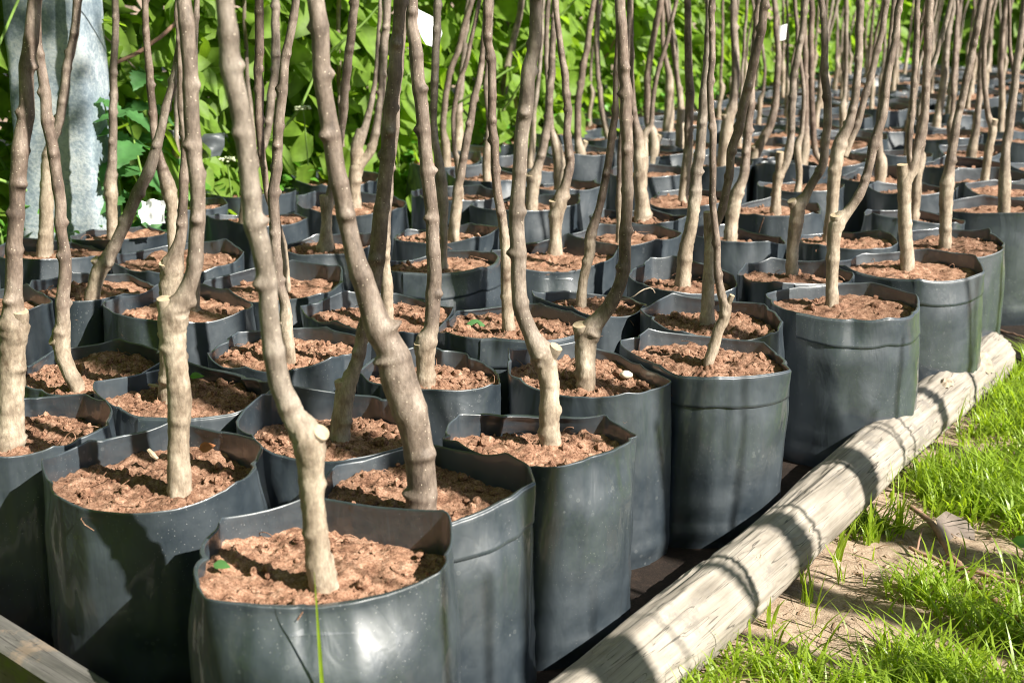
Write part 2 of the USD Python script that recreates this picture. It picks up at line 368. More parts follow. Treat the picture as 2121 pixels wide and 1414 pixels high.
def knot(s, phi, r, seed):
    """A branch scar: a low ring of raised bark round a sunken, cracked centre."""
    rng = np.random.default_rng(seed)
    nn, kk = 8, 22
    rr = np.array([0, .25, .45, .6, .75, .9, 1.05, 1.25]) * r
    hh = np.array([-.004, -.003, -.001, .002, .0032, .002, -.001, -.005])
    th = np.arange(kk) / kk * 2 * math.pi
    wob = 1 + .18 * np.sin(3 * th + seed) + .12 * rng.standard_normal(kk)
    ax, dn = np.r_[UD, 0], np.r_[WD * math.sin(phi), math.cos(phi)]
    tn = np.cross(ax, dn)
    c = np.r_[np.array([0.233, 1.7]) + UD * s + WD * 0.008 * math.sin(s * 2.1 + 1), 0.052] + dn * 0.0495
    v = c + (rr[:, None] * wob)[..., None] * (np.cos(th)[None, :, None] * ax * 1.5 + np.sin(th)[None, :, None] * tn) + (hh[:, None] + .0012 * rng.standard_normal((nn, kk)))[..., None] * dn
    return v.reshape(-1, 3), grid_faces(nn, kk, True)


for s, phi, r, sd in ((1.32, .75, .022, 3), (1.10, .35, .010, 5), (0.15, .5, .009, 9)):
    obj('knot', knot(s, phi, r, sd), M_TAN, log)

# ------------------------------------------------------------------ plank at the front left corner
def build_plank():
    a, b = at(0, 1268, .12), at(232, 1412, .12)
    d = (b - a) / np.linalg.norm(b - a)
    nrm = np.array([d[1], -d[0], 0])
    if nrm[1] > 0:
        nrm = -nrm
    a = a - d * 0.5
    L, th, h = 1.05, 0.046, 0.12
    n = 90
    s = np.linspace(0, L, n)
    prof, side = [], []
    # rounded section, from the foot of the far side over the top to the foot of the near side
    pts = [(0, -.02), (0, .06), (0, h - .004), (.0015, h - .001), (.005, h)] + [(x, h) for x in np.linspace(.01, th - .008, 7)] + [(th - .003, h - .001), (th, h - .005)] + [(th, z) for z in np.linspace(h - .015, -.02, 8)]
    pts = np.array(pts)
    V = a + s[:, None, None] * d + pts[None, :, 0, None] * nrm
    V[..., 2] = pts[None, :, 1] + 0.0
    jit = meshkit.fbm(np.stack([np.broadcast_to(s[:, None] * 8, V.shape[:2]), np.broadcast_to(pts[None, :, 0] * 160, V.shape[:2]), np.broadcast_to(pts[None, :, 1] * 160, V.shape[:2])], -1), 3, 31) - .5
    V[..., 2] += jit * 0.005 * (pts[None, :, 1] > .05)
    V += (jit * 0.004)[..., None] * nrm
    k = 13
    top = (V[:, :k + 1].reshape(-1, 3), grid_faces(n, k + 1, False))
    face = (V[:, k:].reshape(-1, 3), grid_faces(n, len(pts) - k, False))
    return top, face


pk = thing('border_plank', 'grey weathered plank with a mossy side at the front left corner of the bed', 'plank')
ptop, pface = build_plank()
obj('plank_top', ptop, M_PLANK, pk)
obj('mossy_side', pface, M_MOSS, pk)

# ------------------------------------------------------------------ saplings in black bags
RIM, SOIL_DROP = 0.29, 0.026
# survey: rim left, rim right, rim middle height (pixels of the photograph); then stems as (x, y, width) from the soil up, the height where rootstock ends, cut stubs (x, y, width, dx, dy)
BAGS = {
    'A1': ((400, 925, 1137), [[(670, 1211, 58), (665, 1180, 57), (658, 1135, 50), (650, 1074, 49), (646, 1013, 49), (643, 960, 55), (638, 912, 66), (626, 885, 58), (607, 861, 49), (594, 830, 46), (581, 800, 46), (569, 732, 44), (559, 668, 41), (552, 605, 40), (541, 509, 42), (525, 445, 41), (510, 318, 40), (486, 159, 43), (472, 70, 40), (463, 0, 38)]], 880, [(655, 905, 40, 12, -14)], 1),
    'A2': ((662, 1098, 992), [[(870, 1068, 68), (873, 1005, 61), (872, 955, 61), (863, 905, 64), (850, 855, 70), (836, 815, 74), (823, 779, 75), (809, 729, 64), (781, 668, 56), (759, 605, 48), (737, 541, 42), (724, 477, 38), (712, 414, 38), (697, 350, 37), (686, 286, 38), (672, 191, 36), (663, 95, 37), (653, 0, 36)]], 1130, [], .45),
    'A3': ((920, 1308, 900), [[(1140, 923, 42), (1138, 880, 42), (1138, 850, 42), (1138, 805, 38), (1133, 769, 42), (1124, 735, 48), (1112, 715, 44), (1100, 691, 34), (1079, 632, 32), (1072, 555, 32), (1070, 491, 32), (1072, 427, 31), (1076, 350, 29), (1080, 286, 30), (1089, 223, 32), (1097, 143, 29), (1104, 95, 27), (1110, 32, 26), (1111, 0, 24)]], 745, [(1140, 738, 30, 12, -22)], .7),
    'A4': ((1045, 1395, 762), [[(1212, 802, 38), (1212, 754, 40), (1213, 714, 42), (1222, 685, 44), (1240, 662, 34), (1256, 642, 30), (1272, 615, 28), (1284, 586, 27), (1294, 523, 25), (1298, 459, 24), (1298, 395, 24), (1299, 300, 24), (1296, 223, 25), (1292, 127, 23), (1288, 64, 22), (1284, 0, 22)]], 690, [(1205, 690, 34, -3, -20)], .15),
    'A5': ((1282, 1630, 733), [[(1466, 757, 21), (1476, 724, 22), (1489, 681, 22), (1500, 660, 23), (1503, 637, 24), (1497, 618, 18), (1491, 586, 16), (1484, 523, 15), (1480, 459, 14), (1476, 332, 14), (1476, 286, 15), (1472, 223, 14), (1474, 127, 13), (1475, 64, 13), (1478, 0, 13)]], 625, [(1507, 632, 12, 9, -22)], .2),
    'A6': ((1590, 1898, 620), [[(1723, 632, 26), (1723, 586, 25), (1725, 523, 26), (1729, 480, 28), (1738, 458, 30), (1757, 437, 20), (1783, 395, 19), (1799, 348, 18), (1814, 290, 20), (1831, 223, 18), (1838, 159, 17), (1851, 95, 15), (1860, 32, 14), (1866, 0, 14)]], 445, [(1733, 460, 26, -2, -16)], .3),
    'A7': ((1742, 2025, 547), [[(1879, 556, 27), (1876, 491, 27), (1873, 427, 27), (1874, 380, 29), (1888, 352, 22), (1902, 305, 19), (1906, 286, 19), (1916, 223, 17), (1919, 159, 16), (1921, 80, 16), (1926, 0, 17)], [(1888, 352, 12), (1884, 300, 12), (1890, 220, 12), (1898, 100, 12), (1900, 0, 11)]], 350, [(1870, 370, 24, -2, -30)], .3),
    'A8': ((1858, 2078, 497), [[(1957, 510, 25), (1959, 459, 24), (1960, 400, 28), (1962, 375, 26), (1966, 355, 22), (1974, 300, 19), (1981, 255, 17), (1997, 191, 16), (2010, 127, 15), (2023, 64, 15), (2033, 0, 15)]], 370, [], .4),
    'A9': ((1965, 2185, 425), [[(2079, 453, 24), (2080, 400, 25), (2081, 375, 25), (2081, 332, 18), (2083, 300, 17), (2092, 255, 17), (2099, 191, 16), (2107, 127, 15), (2116, 64, 14), (2122, 0, 13)]], 370, [], .6),
    'B1': ((103, 550, 957), [[(372, 1022, 48), (370, 990, 46), (369, 955, 45), (370, 905, 43), (372, 830, 49), (366, 760, 46), (361, 740, 45), (357, 690, 55), (362, 650, 58), (384, 615, 38), (400, 559, 32), (406, 495, 32), (410, 432, 31), (409, 366, 32), (400, 318, 33), (397, 255, 33), (396, 159, 32), (389, 95, 32), (383, 32, 32), (379, 0, 30)]], 640, [(345, 650, 34, -3, -34)], .5),
    'B2': ((497, 880, 872), [[(705, 908, 40), (709, 861, 40), (715, 815, 40), (733, 765, 28), (742, 735, 26), (751, 700, 26), (762, 650, 28), (773, 590, 32), (780, 540, 34), (784, 500, 34), (789, 445, 32), (794, 410, 30), (796, 382, 30), (800, 318, 29), (807, 255, 28), (813, 191, 29), (818, 127, 27), (821, 95, 28), (825, 64, 24), (830, 0, 26)]], 770, [(712, 822, 26, -7, -36)], .2),
    'B3': ((745, 1048, 765), [[(882, 792, 38), (882, 754, 37), (880, 719, 42), (886, 698, 36), (892, 680, 32), (896, 650, 31), (901, 586, 31), (897, 523, 29), (894, 459, 27), (890, 395, 28), (885, 332, 28), (882, 318, 28), (876, 270, 28), (874, 223, 28), (865, 153, 28), (860, 95, 27), (853, 48, 25), (855, 0, 22)]], 700, [(876, 722, 28, -6, -16)], .35),
    'B4': ((910, 1235, 660), [[(1055, 692, 27), (1054, 682, 26), (1050, 618, 24), (1048, 555, 20), (1045, 491, 19), (1041, 459, 19), (1030, 395, 19), (1026, 332, 17), (1024, 318, 18), (1019, 255, 18), (1020, 191, 17), (1016, 127, 18), (1010, 64, 17), (1010, 0, 18)]], 480, [], .1),
    'B5': ((1330, 1625, 652), [[(1464, 674, 30), (1465, 650, 28), (1468, 586, 24), (1469, 523, 22), (1474, 480, 22), (1493, 443, 17), (1509, 364, 17), (1520, 300, 18), (1528, 270, 19), (1539, 223, 19), (1555, 159, 19), (1569, 95, 18), (1586, 0, 17)]], 470, [(1467, 480, 18, -2, -42)], 0),
    'B6': ((1085, 1330, 628), [[(1204, 636, 23), (1207, 586, 19), (1214, 550, 20), (1221, 523, 21), (1225, 491, 22), (1242, 427, 16), (1255, 364, 16), (1266, 300, 16), (1274, 223, 13), (1276, 159, 10), (1278, 95, 9), (1283, 0, 9)]], 500, [], .2),
    'C1': ((-130, 230, 870), [[(22, 922, 60), (22, 880, 54), (22, 845, 52), (25, 782, 52), (26, 718, 53), (29, 675, 57), (28, 650, 46), (27, 623, 38), (30, 559, 35), (31, 495, 33), (34, 432, 32), (38, 380, 33), (46, 286, 35), (53, 223, 31), (57, 159, 30), (63, 95, 30), (69, 32, 30), (71, 0, 29)]], 655, [(40, 672, 38, 3, -30)], .2),
    'C2': ((200, 558, 800), [[(360, 822, 62), (360, 760, 56), (358, 700, 50), (356, 640, 46), (355, 600, 47), (357, 555, 44), (364, 527, 32), (373, 495, 24), (378, 432, 20), (383, 382, 19), (382, 286, 16), (375, 191, 13), (371, 95, 12), (369, 0, 11)]], 540, [(347, 560, 30, -3, -18)], .3),
    'C3': ((440, 760, 717), [[(600, 745, 25), (596, 700, 25), (592, 668, 26), (591, 636, 21), (578, 573, 21), (570, 509, 22), (568, 445, 23), (569, 382, 22), (572, 334, 21), (576, 286, 21), (581, 223, 21), (587, 159, 20), (598, 95, 18), (603, 64, 18), (613, 0, 16)]], 640, [(588, 672, 17, -5, -10)], .4),
    'C4': ((632, 945, 648), [[(803, 668, 26), (801, 600, 24), (797, 540, 22), (799, 480, 20), (803, 430, 16), (808, 380, 14), (815, 320, 13), (820, 255, 12), (828, 150, 12), (840, 0, 11)]], 500, [], .4),
    'D1': ((45, 345, 755), [[(158, 812, 30), (143, 766, 31), (130, 734, 33), (126, 702, 36), (130, 670, 30), (131, 623, 28), (134, 559, 26), (130, 495, 23), (127, 432, 24), (119, 382, 24), (111, 318, 24), (101, 255, 24), (92, 191, 22), (85, 127, 20), (79, 80, 16), (75, 0, 15)]], 680, [(118, 706, 28, -8, -6)], .2),
    'D2': ((220, 530, 622), [[(404, 645, 22), (404, 600, 20), (405, 540, 18), (405, 450, 16), (403, 350, 15), (400, 250, 14), (402, 120, 13), (408, 0, 12)]], 560, [], .4),
    'D3': ((423, 720, 585), [[(590, 606, 24), (588, 560, 23), (584, 510, 20), (572, 460, 15), (560, 420, 14), (551, 382, 13), (545, 340, 14), (541, 318, 15), (538, 255, 18), (536, 191, 19), (536, 127, 18), (537, 64, 19), (537, 0, 18)]], 500, [], 0),
    'D4': ((795, 1035, 542), [[(917, 560, 24), (918, 535, 18), (919, 491, 15), (918, 427, 22), (915, 400, 24), (911, 350, 20), (906, 318, 17), (901, 286, 15), (897, 230, 14), (900, 191, 16), (902, 127, 16), (904, 64, 17), (908, 0, 16)]], 370, [], .9),
    'D5': ((1025, 1275, 520), [[(1149, 528, 32), (1151, 491, 24), (1151, 459, 27), (1157, 425, 32), (1170, 390, 22), (1175, 364, 19), (1181, 332, 18), (1179, 318, 18), (1175, 270, 16), (1175, 223, 16), (1169, 159, 15), (1161, 95, 13), (1153, 32, 12), (1150, 0, 14)]], 400, [(1150, 430, 24, -2, -16)], .2),
    'E1': ((1165, 1408, 487), [[(1283, 500, 16), (1284, 440, 14), (1282, 380, 12), (1286, 300, 11), (1296, 200, 10), (1300, 100, 10), (1303, 0, 9)]], 420, [], .3),
    'E2': ((1300, 1528, 570), [[(1414, 592, 29), (1417, 560, 29), (1420, 523, 29), (1433, 459, 26), (1440, 395, 24), (1447, 332, 22), (1452, 286, 21), (1457, 223, 19), (1461, 159, 16), (1465, 95, 14), (1470, 0, 13)]], 420, [], .9),
    'E3': ((1525, 1760, 565), [[(1640, 570, 24), (1641, 523, 25), (1647, 475, 28), (1654, 430, 30), (1668, 408, 20), (1682, 380, 18), (1706, 332, 18), (1710, 300, 18), (1714, 262, 17), (1714, 239, 17), (1709, 159, 16), (1708, 80, 14), (1703, 0, 13)]], 415, [(1645, 428, 20, -6, -14)], .5),
    'E4': ((1655, 1860, 493), [[(1716, 502, 25), (1720, 460, 24), (1724, 427, 24), (1728, 364, 26), (1736, 318, 28), (1743, 292, 26), (1757, 258, 20), (1773, 191, 17), (1778, 127, 16), (1781, 64, 16), (1781, 0, 16)], [(1748, 325, 16), (1762, 290, 14), (1776, 255, 14), (1803, 159, 14), (1824, 80, 13), (1836, 0, 12)]], 300, [], .5),
    'E5': ((1430, 1625, 485), [[(1512, 500, 28), (1515, 459, 26), (1520, 428, 28), (1526, 405, 26), (1535, 380, 21), (1540, 364, 20), (1547, 300, 18), (1549, 286, 18), (1553, 223, 16), (1556, 191, 15), (1563, 100, 14), (1572, 0, 13)]], 395, [(1532, 412, 10, 6, -14)], .15),
    'E6': ((1340, 1530, 408), [[(1414, 418, 20), (1420, 360, 20), (1425, 320, 20), (1427, 286, 18), (1428, 191, 18), (1426, 127, 16), (1425, 64, 15), (1424, 0, 14)]], 300, [], .1),
    'E7': ((1228, 1425, 447), [[(1332, 456, 36), (1331, 430, 30), (1327, 395, 27), (1325, 330, 28), (1323, 300, 26), (1316, 255, 16), (1312, 223, 14), (1307, 127, 11), (1308, 64, 10), (1306, 0, 10)]], 290, [], .2),
    'F1': ((60, 330, 595), [[(190, 626, 31), (196, 591, 28), (208, 559, 32), (228, 527, 28), (244, 495, 25), (256, 464, 25), (287, 400, 25), (309, 350, 25), (329, 286, 20), (345, 223, 18), (360, 159, 18), (367, 127, 15), (372, 80, 13), (378, 0, 12)]], 545, [(203, 545, 20, -6, -10)], .8),
    'F2': ((-165, 112, 628), [[(-30, 650, 28), (-28, 560, 26), (-20, 500, 24), (-24, 380, 20), (-30, 200, 18), (-34, 0, 16)]], 560, [], .3),
    'F3': ((-20, 220, 515), [[(94, 528, 35), (96, 464, 29), (97, 398, 27), (98, 345, 25), (103, 310, 22), (112, 286, 18), (122, 255, 18), (128, 220, 20), (133, 191, 20), (141, 127, 18), (155, 64, 18), (161, 0, 18)]], 320, [], .5),
    'F4': ((240, 500, 530), [[(358, 540, 22), (357, 500, 19), (356, 464, 19), (356, 430, 21), (350, 398, 29), (342, 366, 27), (334, 335, 18), (328, 310, 15), (317, 255, 16), (313, 191, 16), (307, 127, 15), (302, 64, 14), (302, 0, 13)]], 385, [], .1),
    'F5': ((155, 345, 483), [[(233, 492, 22), (232, 440, 22), (229, 398, 26), (229, 380, 25), (232, 340, 19), (232, 318, 18), (235, 255, 17), (235, 191, 16), (236, 127, 15), (239, 64, 14), (239, 0, 14)]], 375, [], .6),
    'F6': ((425, 630, 450), [[(506, 463, 24), (508, 430, 22), (515, 390, 18), (530, 335, 16), (553, 275, 16), (558, 239, 17), (564, 191, 18), (571, 127, 19), (571, 64, 18), (569, 0, 17)]], 400, [], .7),
    'F7': ((428, 615, 393), [[(530, 402, 16), (528, 350, 14), (522, 260, 11), (512, 150, 9), (505, 0, 8)]], 350, [], .5),
    'F8': ((612, 845, 418), [[(735, 430, 26), (735, 398, 24), (738, 350, 28), (750, 335, 22), (762, 322, 18), (776, 286, 17), (786, 223, 16), (793, 159, 17), (795, 95, 17), (800, 48, 17), (802, 0, 17)], [(737, 345, 24), (739, 310, 24), (744, 285, 25), (754, 268, 17), (767, 223, 13), (778, 159, 10), (783, 95, 9), (788, 0, 9)]], 300, [(742, 352, 22, 4, -16)], .6),
    'F9': ((590, 768, 505), [[(674, 517, 38), (675, 500, 30), (676, 470, 22), (678, 440, 22), (684, 400, 18), (694, 345, 16), (702, 310, 15), (709, 255, 17), (714, 191, 18), (720, 127, 18), (727, 80, 18), (731, 32, 18), (733, 0, 18)]], 420, [(675, 440, 22, -3, -36)], .1),
    'G1': ((610, 785, 366), [[(705, 372, 18), (706, 340, 15), (708, 300, 12), (704, 200, 10), (700, 100, 9), (703, 0, 9)]], 330, [], .3),
    'G2': ((815, 1030, 482), [[(939, 503, 26), (942, 459, 22), (948, 411, 22), (951, 380, 18), (957, 345, 17), (962, 318, 17), (973, 255, 16), (986, 191, 14), (998, 127, 13), (1003, 80, 12), (1007, 0, 11)]], 385, [], .3),
    'G3': ((970, 1210, 418), [[(1101, 442, 26), (1103, 400, 25), (1105, 372, 28), (1114, 345, 20), (1122, 318, 19), (1132, 270, 17), (1138, 207, 16), (1142, 143, 15), (1145, 80, 13), (1149, 0, 12)]], 360, [(1101, 372, 24, -2, -12)], .5),
    'G4': ((1790, 1990, 447), [[(1893, 456, 20), (1897, 400, 19), (1902, 345, 18), (1910, 290, 16), (1917, 200, 14), (1922, 100, 13), (1930, 0, 12)]], 350, [], .4),
    'G5': ((1510, 1710, 430), [[(1606, 441, 23), (1608, 395, 19), (1613, 364, 22), (1624, 345, 18), (1634, 310, 18), (1639, 275, 15), (1642, 191, 15), (1650, 127, 14), (1662, 64, 13), (1669, 0, 14)]], 340, [(1614, 350, 17, 1, -36)], .7),
    # farther saplings; bags are set round the foot of each stem
    'H1': (None, [[(1158, 402, 23), (1159, 350, 25), (1153, 305, 22), (1141, 262, 12), (1137, 200, 10), (1131, 100, 10), (1136, 0, 10)]], 290, [], .5),
    'H2': (None, [[(1098, 355, 17), (1102, 300, 14), (1106, 230, 11), (1117, 150, 9), (1125, 0, 8)]], 250, [], .9),
    'H3': (None, [[(925, 345, 20), (924, 320, 20), (922, 300, 19), (918, 270, 13), (920, 223, 13), (930, 159, 13), (951, 95, 12), (959, 64, 13), (978, 0, 11)]], 295, [], .3),
    'H4': (None, [[(946, 330, 24), (949, 290, 22), (951, 255, 17), (951, 223, 15), (957, 159, 12), (962, 95, 12), (971, 0, 10)]], 240, [], .7),
    'H5': (None, [[(1009, 378, 18), (1007, 340, 17), (1009, 312, 16), (1012, 270, 11), (1007, 180, 10), (1015, 80, 10), (1018, 0, 9)]], 310, [], .5),
    'H6': (None, [[(1033, 300, 18), (1034, 286, 15), (1038, 223, 17), (1048, 159, 15), (1060, 95, 14), (1076, 32, 13), (1081, 0, 13)]], 250, [], .5),
    'H7': (None, [[(1203, 328, 22), (1200, 305, 22), (1197, 290, 15), (1197, 223, 14), (1205, 159, 14), (1216, 95, 13), (1225, 32, 12), (1231, 0, 10)]], 300, [(1208, 305, 12, 5, -13)], .2),
    'H8': (None, [[(1262, 300, 18), (1256, 270, 14), (1246, 223, 12), (1240, 159, 11), (1236, 80, 12), (1238, 0, 9)]], 265, [], .4),
    'H10': (None, [[(1352, 330, 24), (1355, 300, 24), (1354, 280, 22), (1342, 250, 15), (1340, 223, 15), (1342, 159, 14), (1350, 95, 13), (1360, 48, 13), (1369, 0, 13)]], 270, [(1362, 290, 16, 4, -12)], .1),
    'H11': (None, [[(1383, 278, 24), (1386, 223, 20), (1387, 170, 17), (1380, 130, 11), (1374, 95, 10), (1372, 40, 9), (1374, 0, 9)]], 160, [], .1),
    'H12': (None, [[(1408, 312, 20), (1410, 255, 18), (1409, 200, 13), (1402, 159, 11), (1394, 95, 11), (1383, 32, 11), (1379, 0, 10)]], 190, [], .2),
    'H13': (None, [[(1497, 350, 24), (1503, 290, 26), (1510, 240, 24), (1518, 215, 19), (1524, 165, 18), (1522, 95, 16), (1519, 0, 14)]], 235, [(1503, 250, 16, -3, -14)], .6),
    'H14': (None, [[(1560, 337, 20), (1573, 302, 20), (1597, 255, 17), (1608, 191, 14), (1612, 127, 13), (1608, 60, 11), (1603, 0, 10)]], 300, [(1563, 312, 12, -4, -10)], .3),
    'H15': (None, [[(1660, 352, 24), (1667, 300, 20), (1668, 230, 14), (1667, 120, 12), (1665, 0, 11)]], 290, [], .1),
    'H16': (None, [[(1697, 347, 15), (1690, 318, 13), (1684, 255, 12), (1680, 127, 12), (1681, 0, 12)]], 320, [], 0),
    'H17': (None, [[(1822, 380, 22), (1826, 345, 25), (1820, 315, 19), (1822, 240, 13), (1840, 120, 11), (1852, 0, 10)]], 320, [], .4),
    'H18': (None, [[(1938, 272, 20), (1946, 223, 17), (1956, 159, 15), (1961, 95, 13), (1969, 40, 12), (1976, 0, 12)]], 170, [], .8),
    'H19': (None, [[(1966, 247, 20), (1974, 180, 18), (1979, 130, 13), (1983, 60, 11), (1990, 0, 11)]], 175, [], .4),
    'H20': (None, [[(2012, 327, 23), (2016, 295, 19), (2024, 255, 13), (2029, 190, 12), (2034, 100, 12), (2041, 0, 11)]], 290, [], .5),
    'H21': (None, [[(2038, 384, 18), (2047, 318, 17), (2056, 270, 17), (2047, 239, 12), (2041, 191, 11), (2037, 127, 10), (2042, 64, 11), (2050, 0, 12)]], 255, [(2056, 265, 14, 4, -18)], .3),
    'H22': (None, [[(2072, 277, 15), (2076, 200, 13), (2073, 130, 11), (2078, 60, 11), (2083, 0, 11)]], 190, [], .3),
    'H23': (None, [[(1745, 255, 14), (1752, 200, 12), (1749, 120, 10), (1754, 40, 9), (1752, 0, 9)]], 190, [], .3),
}
LABELS = {
    'A1': 'nearest sapling, pale knobbly trunk bent left, in the black bag at the front centre',
    'A2': 'thickest sapling, smooth curved trunk in the wide bag just behind the nearest one',
    'A3': 'olive grey sapling kinked left above its graft, bag at the near end of the log',
    'A4': 'sapling bending right above a fat graft, pale stone on its soil',
    'A5': 'thin whip rising from a small forked stub, folded grey hem on its bag',
    'A6': 'sapling with a one-sided Y fork in the shadow-striped bag beside the log',
    'A7': 'sapling with a flat cut stump at its fork, two bags beyond the striped bag',
    'A8': 'sapling with a swollen round graft, last bag before the far end of the log',
    'A9': 'pale straight sapling at the right edge, bag past the far end of the log',
    'B1': 'pale front left trunk with a rough scarred foot, bag reflecting green leaves',
    'B2': 'sapling with a short sawn stub low down, half hidden by the thickest trunk',
    'B3': 'straight speckled sapling in the bag with sunlit soil behind the thickest trunk',
    'B4': 'slim grey sapling in the bag with a wilted pale leaf on its soil',
    'B5': 'dark whip leaning right from a pale stump, behind the thin forked whip',
    'B6': 'slender sapling leaning right in the bag with a dry root curling over its rim',
    'C1': 'thick speckled trunk with a flat-cut graft at the left edge of the photograph',
    'C2': 'sapling hidden behind the pale front left trunk, green leaf scrap on its soil',
    'C3': 'sapling with a pale cut knob low down, right behind the nearest trunk',
    'C4': 'slim sapling mostly hidden behind a darker stem, bag left of the straight speckled sapling',
    'D1': 'sapling with a round pale knob and bent foot in a deep shaded bag',
    'D2': 'thin sapling behind the front left trunk, bag with a brightly lit side',
    'D3': 'dark slim sapling with a pale foot, bag with a raised crumpled rim',
    'D4': 'sapling with a pale brown upper stem, bag with a pointed dark rim fold',
    'D5': 'sapling with a blunt pale graft and roots heaped at its foot',
    'E1': 'thin sapling in the bag with a round clod of soil by its rim',
    'E2': 'pale smooth leaning trunk right of the middle, bag with a shining back rim',
    'E3': 'sapling with a knobbly graft turning right, bag squeezed behind the shadow-striped bag',
    'E4': 'stout pale trunk forking in two behind the one-sided Y fork',
    'E5': 'sapling with a swollen graft, dry twig on its soil, behind the leaning whip',
    'E6': 'straight pinkish sapling beside a thick pale trunk, bag with lit grooved soil',
    'E7': 'thick pale trunk with a rough collar at its foot, right of the middle',
    'F1': 'sapling leaning far right from a bent foot, left of the forked front left trunk',
    'F2': 'sapling in the bag cut off by the left edge behind the flat-cut trunk',
    'F3': 'stout trunk standing before the whitewashed post',
    'F4': 'dark sapling with a hooked swollen graft beside the white plastic scrap',
    'F5': 'straight sapling with a swollen graft right of the whitewashed post',
    'F6': 'sapling in coarse soil left of two slim dark stems, near the hedge',
    'F7': 'thin sapling in a small bag at the hedge foot behind the nearest trunk',
    'F8': 'sapling forked low into two stems with a rough twisted arm, before the hedge',
    'F9': 'sapling with a broken dead stump beside its stem, left of the smooth thick trunk',
    'G1': 'thin sapling in a torn-rimmed bag touching the hedge behind the thick smooth trunk',
    'G2': 'slim sapling slanting right, right of the pale brown stem in the middle',
    'G3': 'sapling with a shining round graft in the wide bag behind the olive grey trunk',
    'G4': 'dim sapling behind the flat cut stump, bag with a bright back rim',
    'G5': 'sapling beside a tall flat cut stump, right of the dark leaning whip',
    'H1': 'pale sapling with an elbow graft behind the kinked stem, mid bed',
    'H2': 'bright pale foot of a thin sapling seen past the olive grey trunk',
    'H3': 'sapling curving right from a knotted graft before the hedge, left of middle',
    'H4': 'sapling with a lumpy cracked foot in front of the hedge, left of the middle',
    'H5': 'short pale knobbed foot behind the slim grey sapling in the middle',
    'H6': 'pinkish sapling arching right by the hedge, left of the olive grey trunk',
    'H7': 'sapling with a bright cut stub at its bent foot, by the hedge',
    'H8': 'sapling leaning left before the hedge, left of the dark stem with the fat graft',
    'H10': 'dark sapling rising from a round pale knob by the hedge, right of the middle',
    'H11': 'stout shaded trunk against the hedge splitting into thin dark stems',
    'H12': 'sapling with a bright straight pale foot beside the stout shaded trunk at the hedge',
    'H13': 'sapling on a tall thick pale foot, flat graft, behind the thin whip',
    'H14': 'sapling curving up from a slanted foot with a white tag on its stem',
    'H15': 'dim stout sapling left of the knobbly graft that turns right, in the far rows',
    'H16': 'dim slim sapling just left of the stem that bows right, in the far rows',
    'H17': 'sapling with a bulging pale graft seen through the one-sided Y fork',
    'H18': 'pale curved sapling with a thickened foot among the far rows at the right',
    'H19': 'sapling with a narrow white tag in the blurred far rows at the right',
    'H20': 'sapling with a short forked pale foot, left of the far cut stub',
    'H21': 'sapling with a bright-topped cut stub in the far rows at the right',
    'H22': 'blurred pale sapling at the right edge behind the straight pale one',
    'H23': 'thin sapling leaning at the far hedge in the right half',
}

centre, radius = {}, {}
for k, (rim, stems, g, stubs, tone) in BAGS.items():
    if rim:
        l, r, y = rim
        c = at((l + r) / 2, y, RIM)
        d = np.linalg.norm(c - [0, 0, CAMZ]) 
        centre[k] = c[:2].copy()
        radius[k] = np.clip((r - l) / 2 / FPX * (c[1] * math.cos(PITCH) + (CAMZ - RIM) * math.sin(PITCH)), .108, .139) * 1.05
    else:
        centre[k] = at(*stems[0][0][:2], RIM - SOIL_DROP)[:2]
        radius[k] = .118
keys = list(centre)
rngL = np.random.default_rng(4)
for it in range(60):                                      # settle bags that would overlap
    for i, a in enumerate(keys):
        for b in keys[i + 1:]:
            d = centre[b] - centre[a]
            n = np.linalg.norm(d)
            want = 0.205
            if n < want:
                push = d / max(n, 1e-6) * (want - n) * 0.25
                fa, fb = (0 if a[0] == 'A' else 1), (0 if b[0] == 'A' else 1)
                centre[a] -= push * fa
                centre[b] += push * fb
# far bags that the photograph only hints at fill the rows up to the hedge
fill = []
for row in range(8):
    w = LOG_W - 0.19 - row * 0.245
    for u in np.arange(1.6, 8.1, 0.25):
        q = UD * (u + 0.12 * (row % 2) + rngL.uniform(-.02, .02)) + WD * (w + rngL.uniform(-.02, .02))
        x, y = q
        zc = y * math.cos(PITCH) + (CAMZ - RIM) * math.sin(PITCH)
        px = 1060.5 + FPX * x / zc
        if px < -150 or px > 2121 + 260:
            continue
        if all(np.linalg.norm(q - c) > 0.222 for c in centre.values()) and all(np.linalg.norm(q - c) > 0.222 for c in fill):
            fill.append(q)


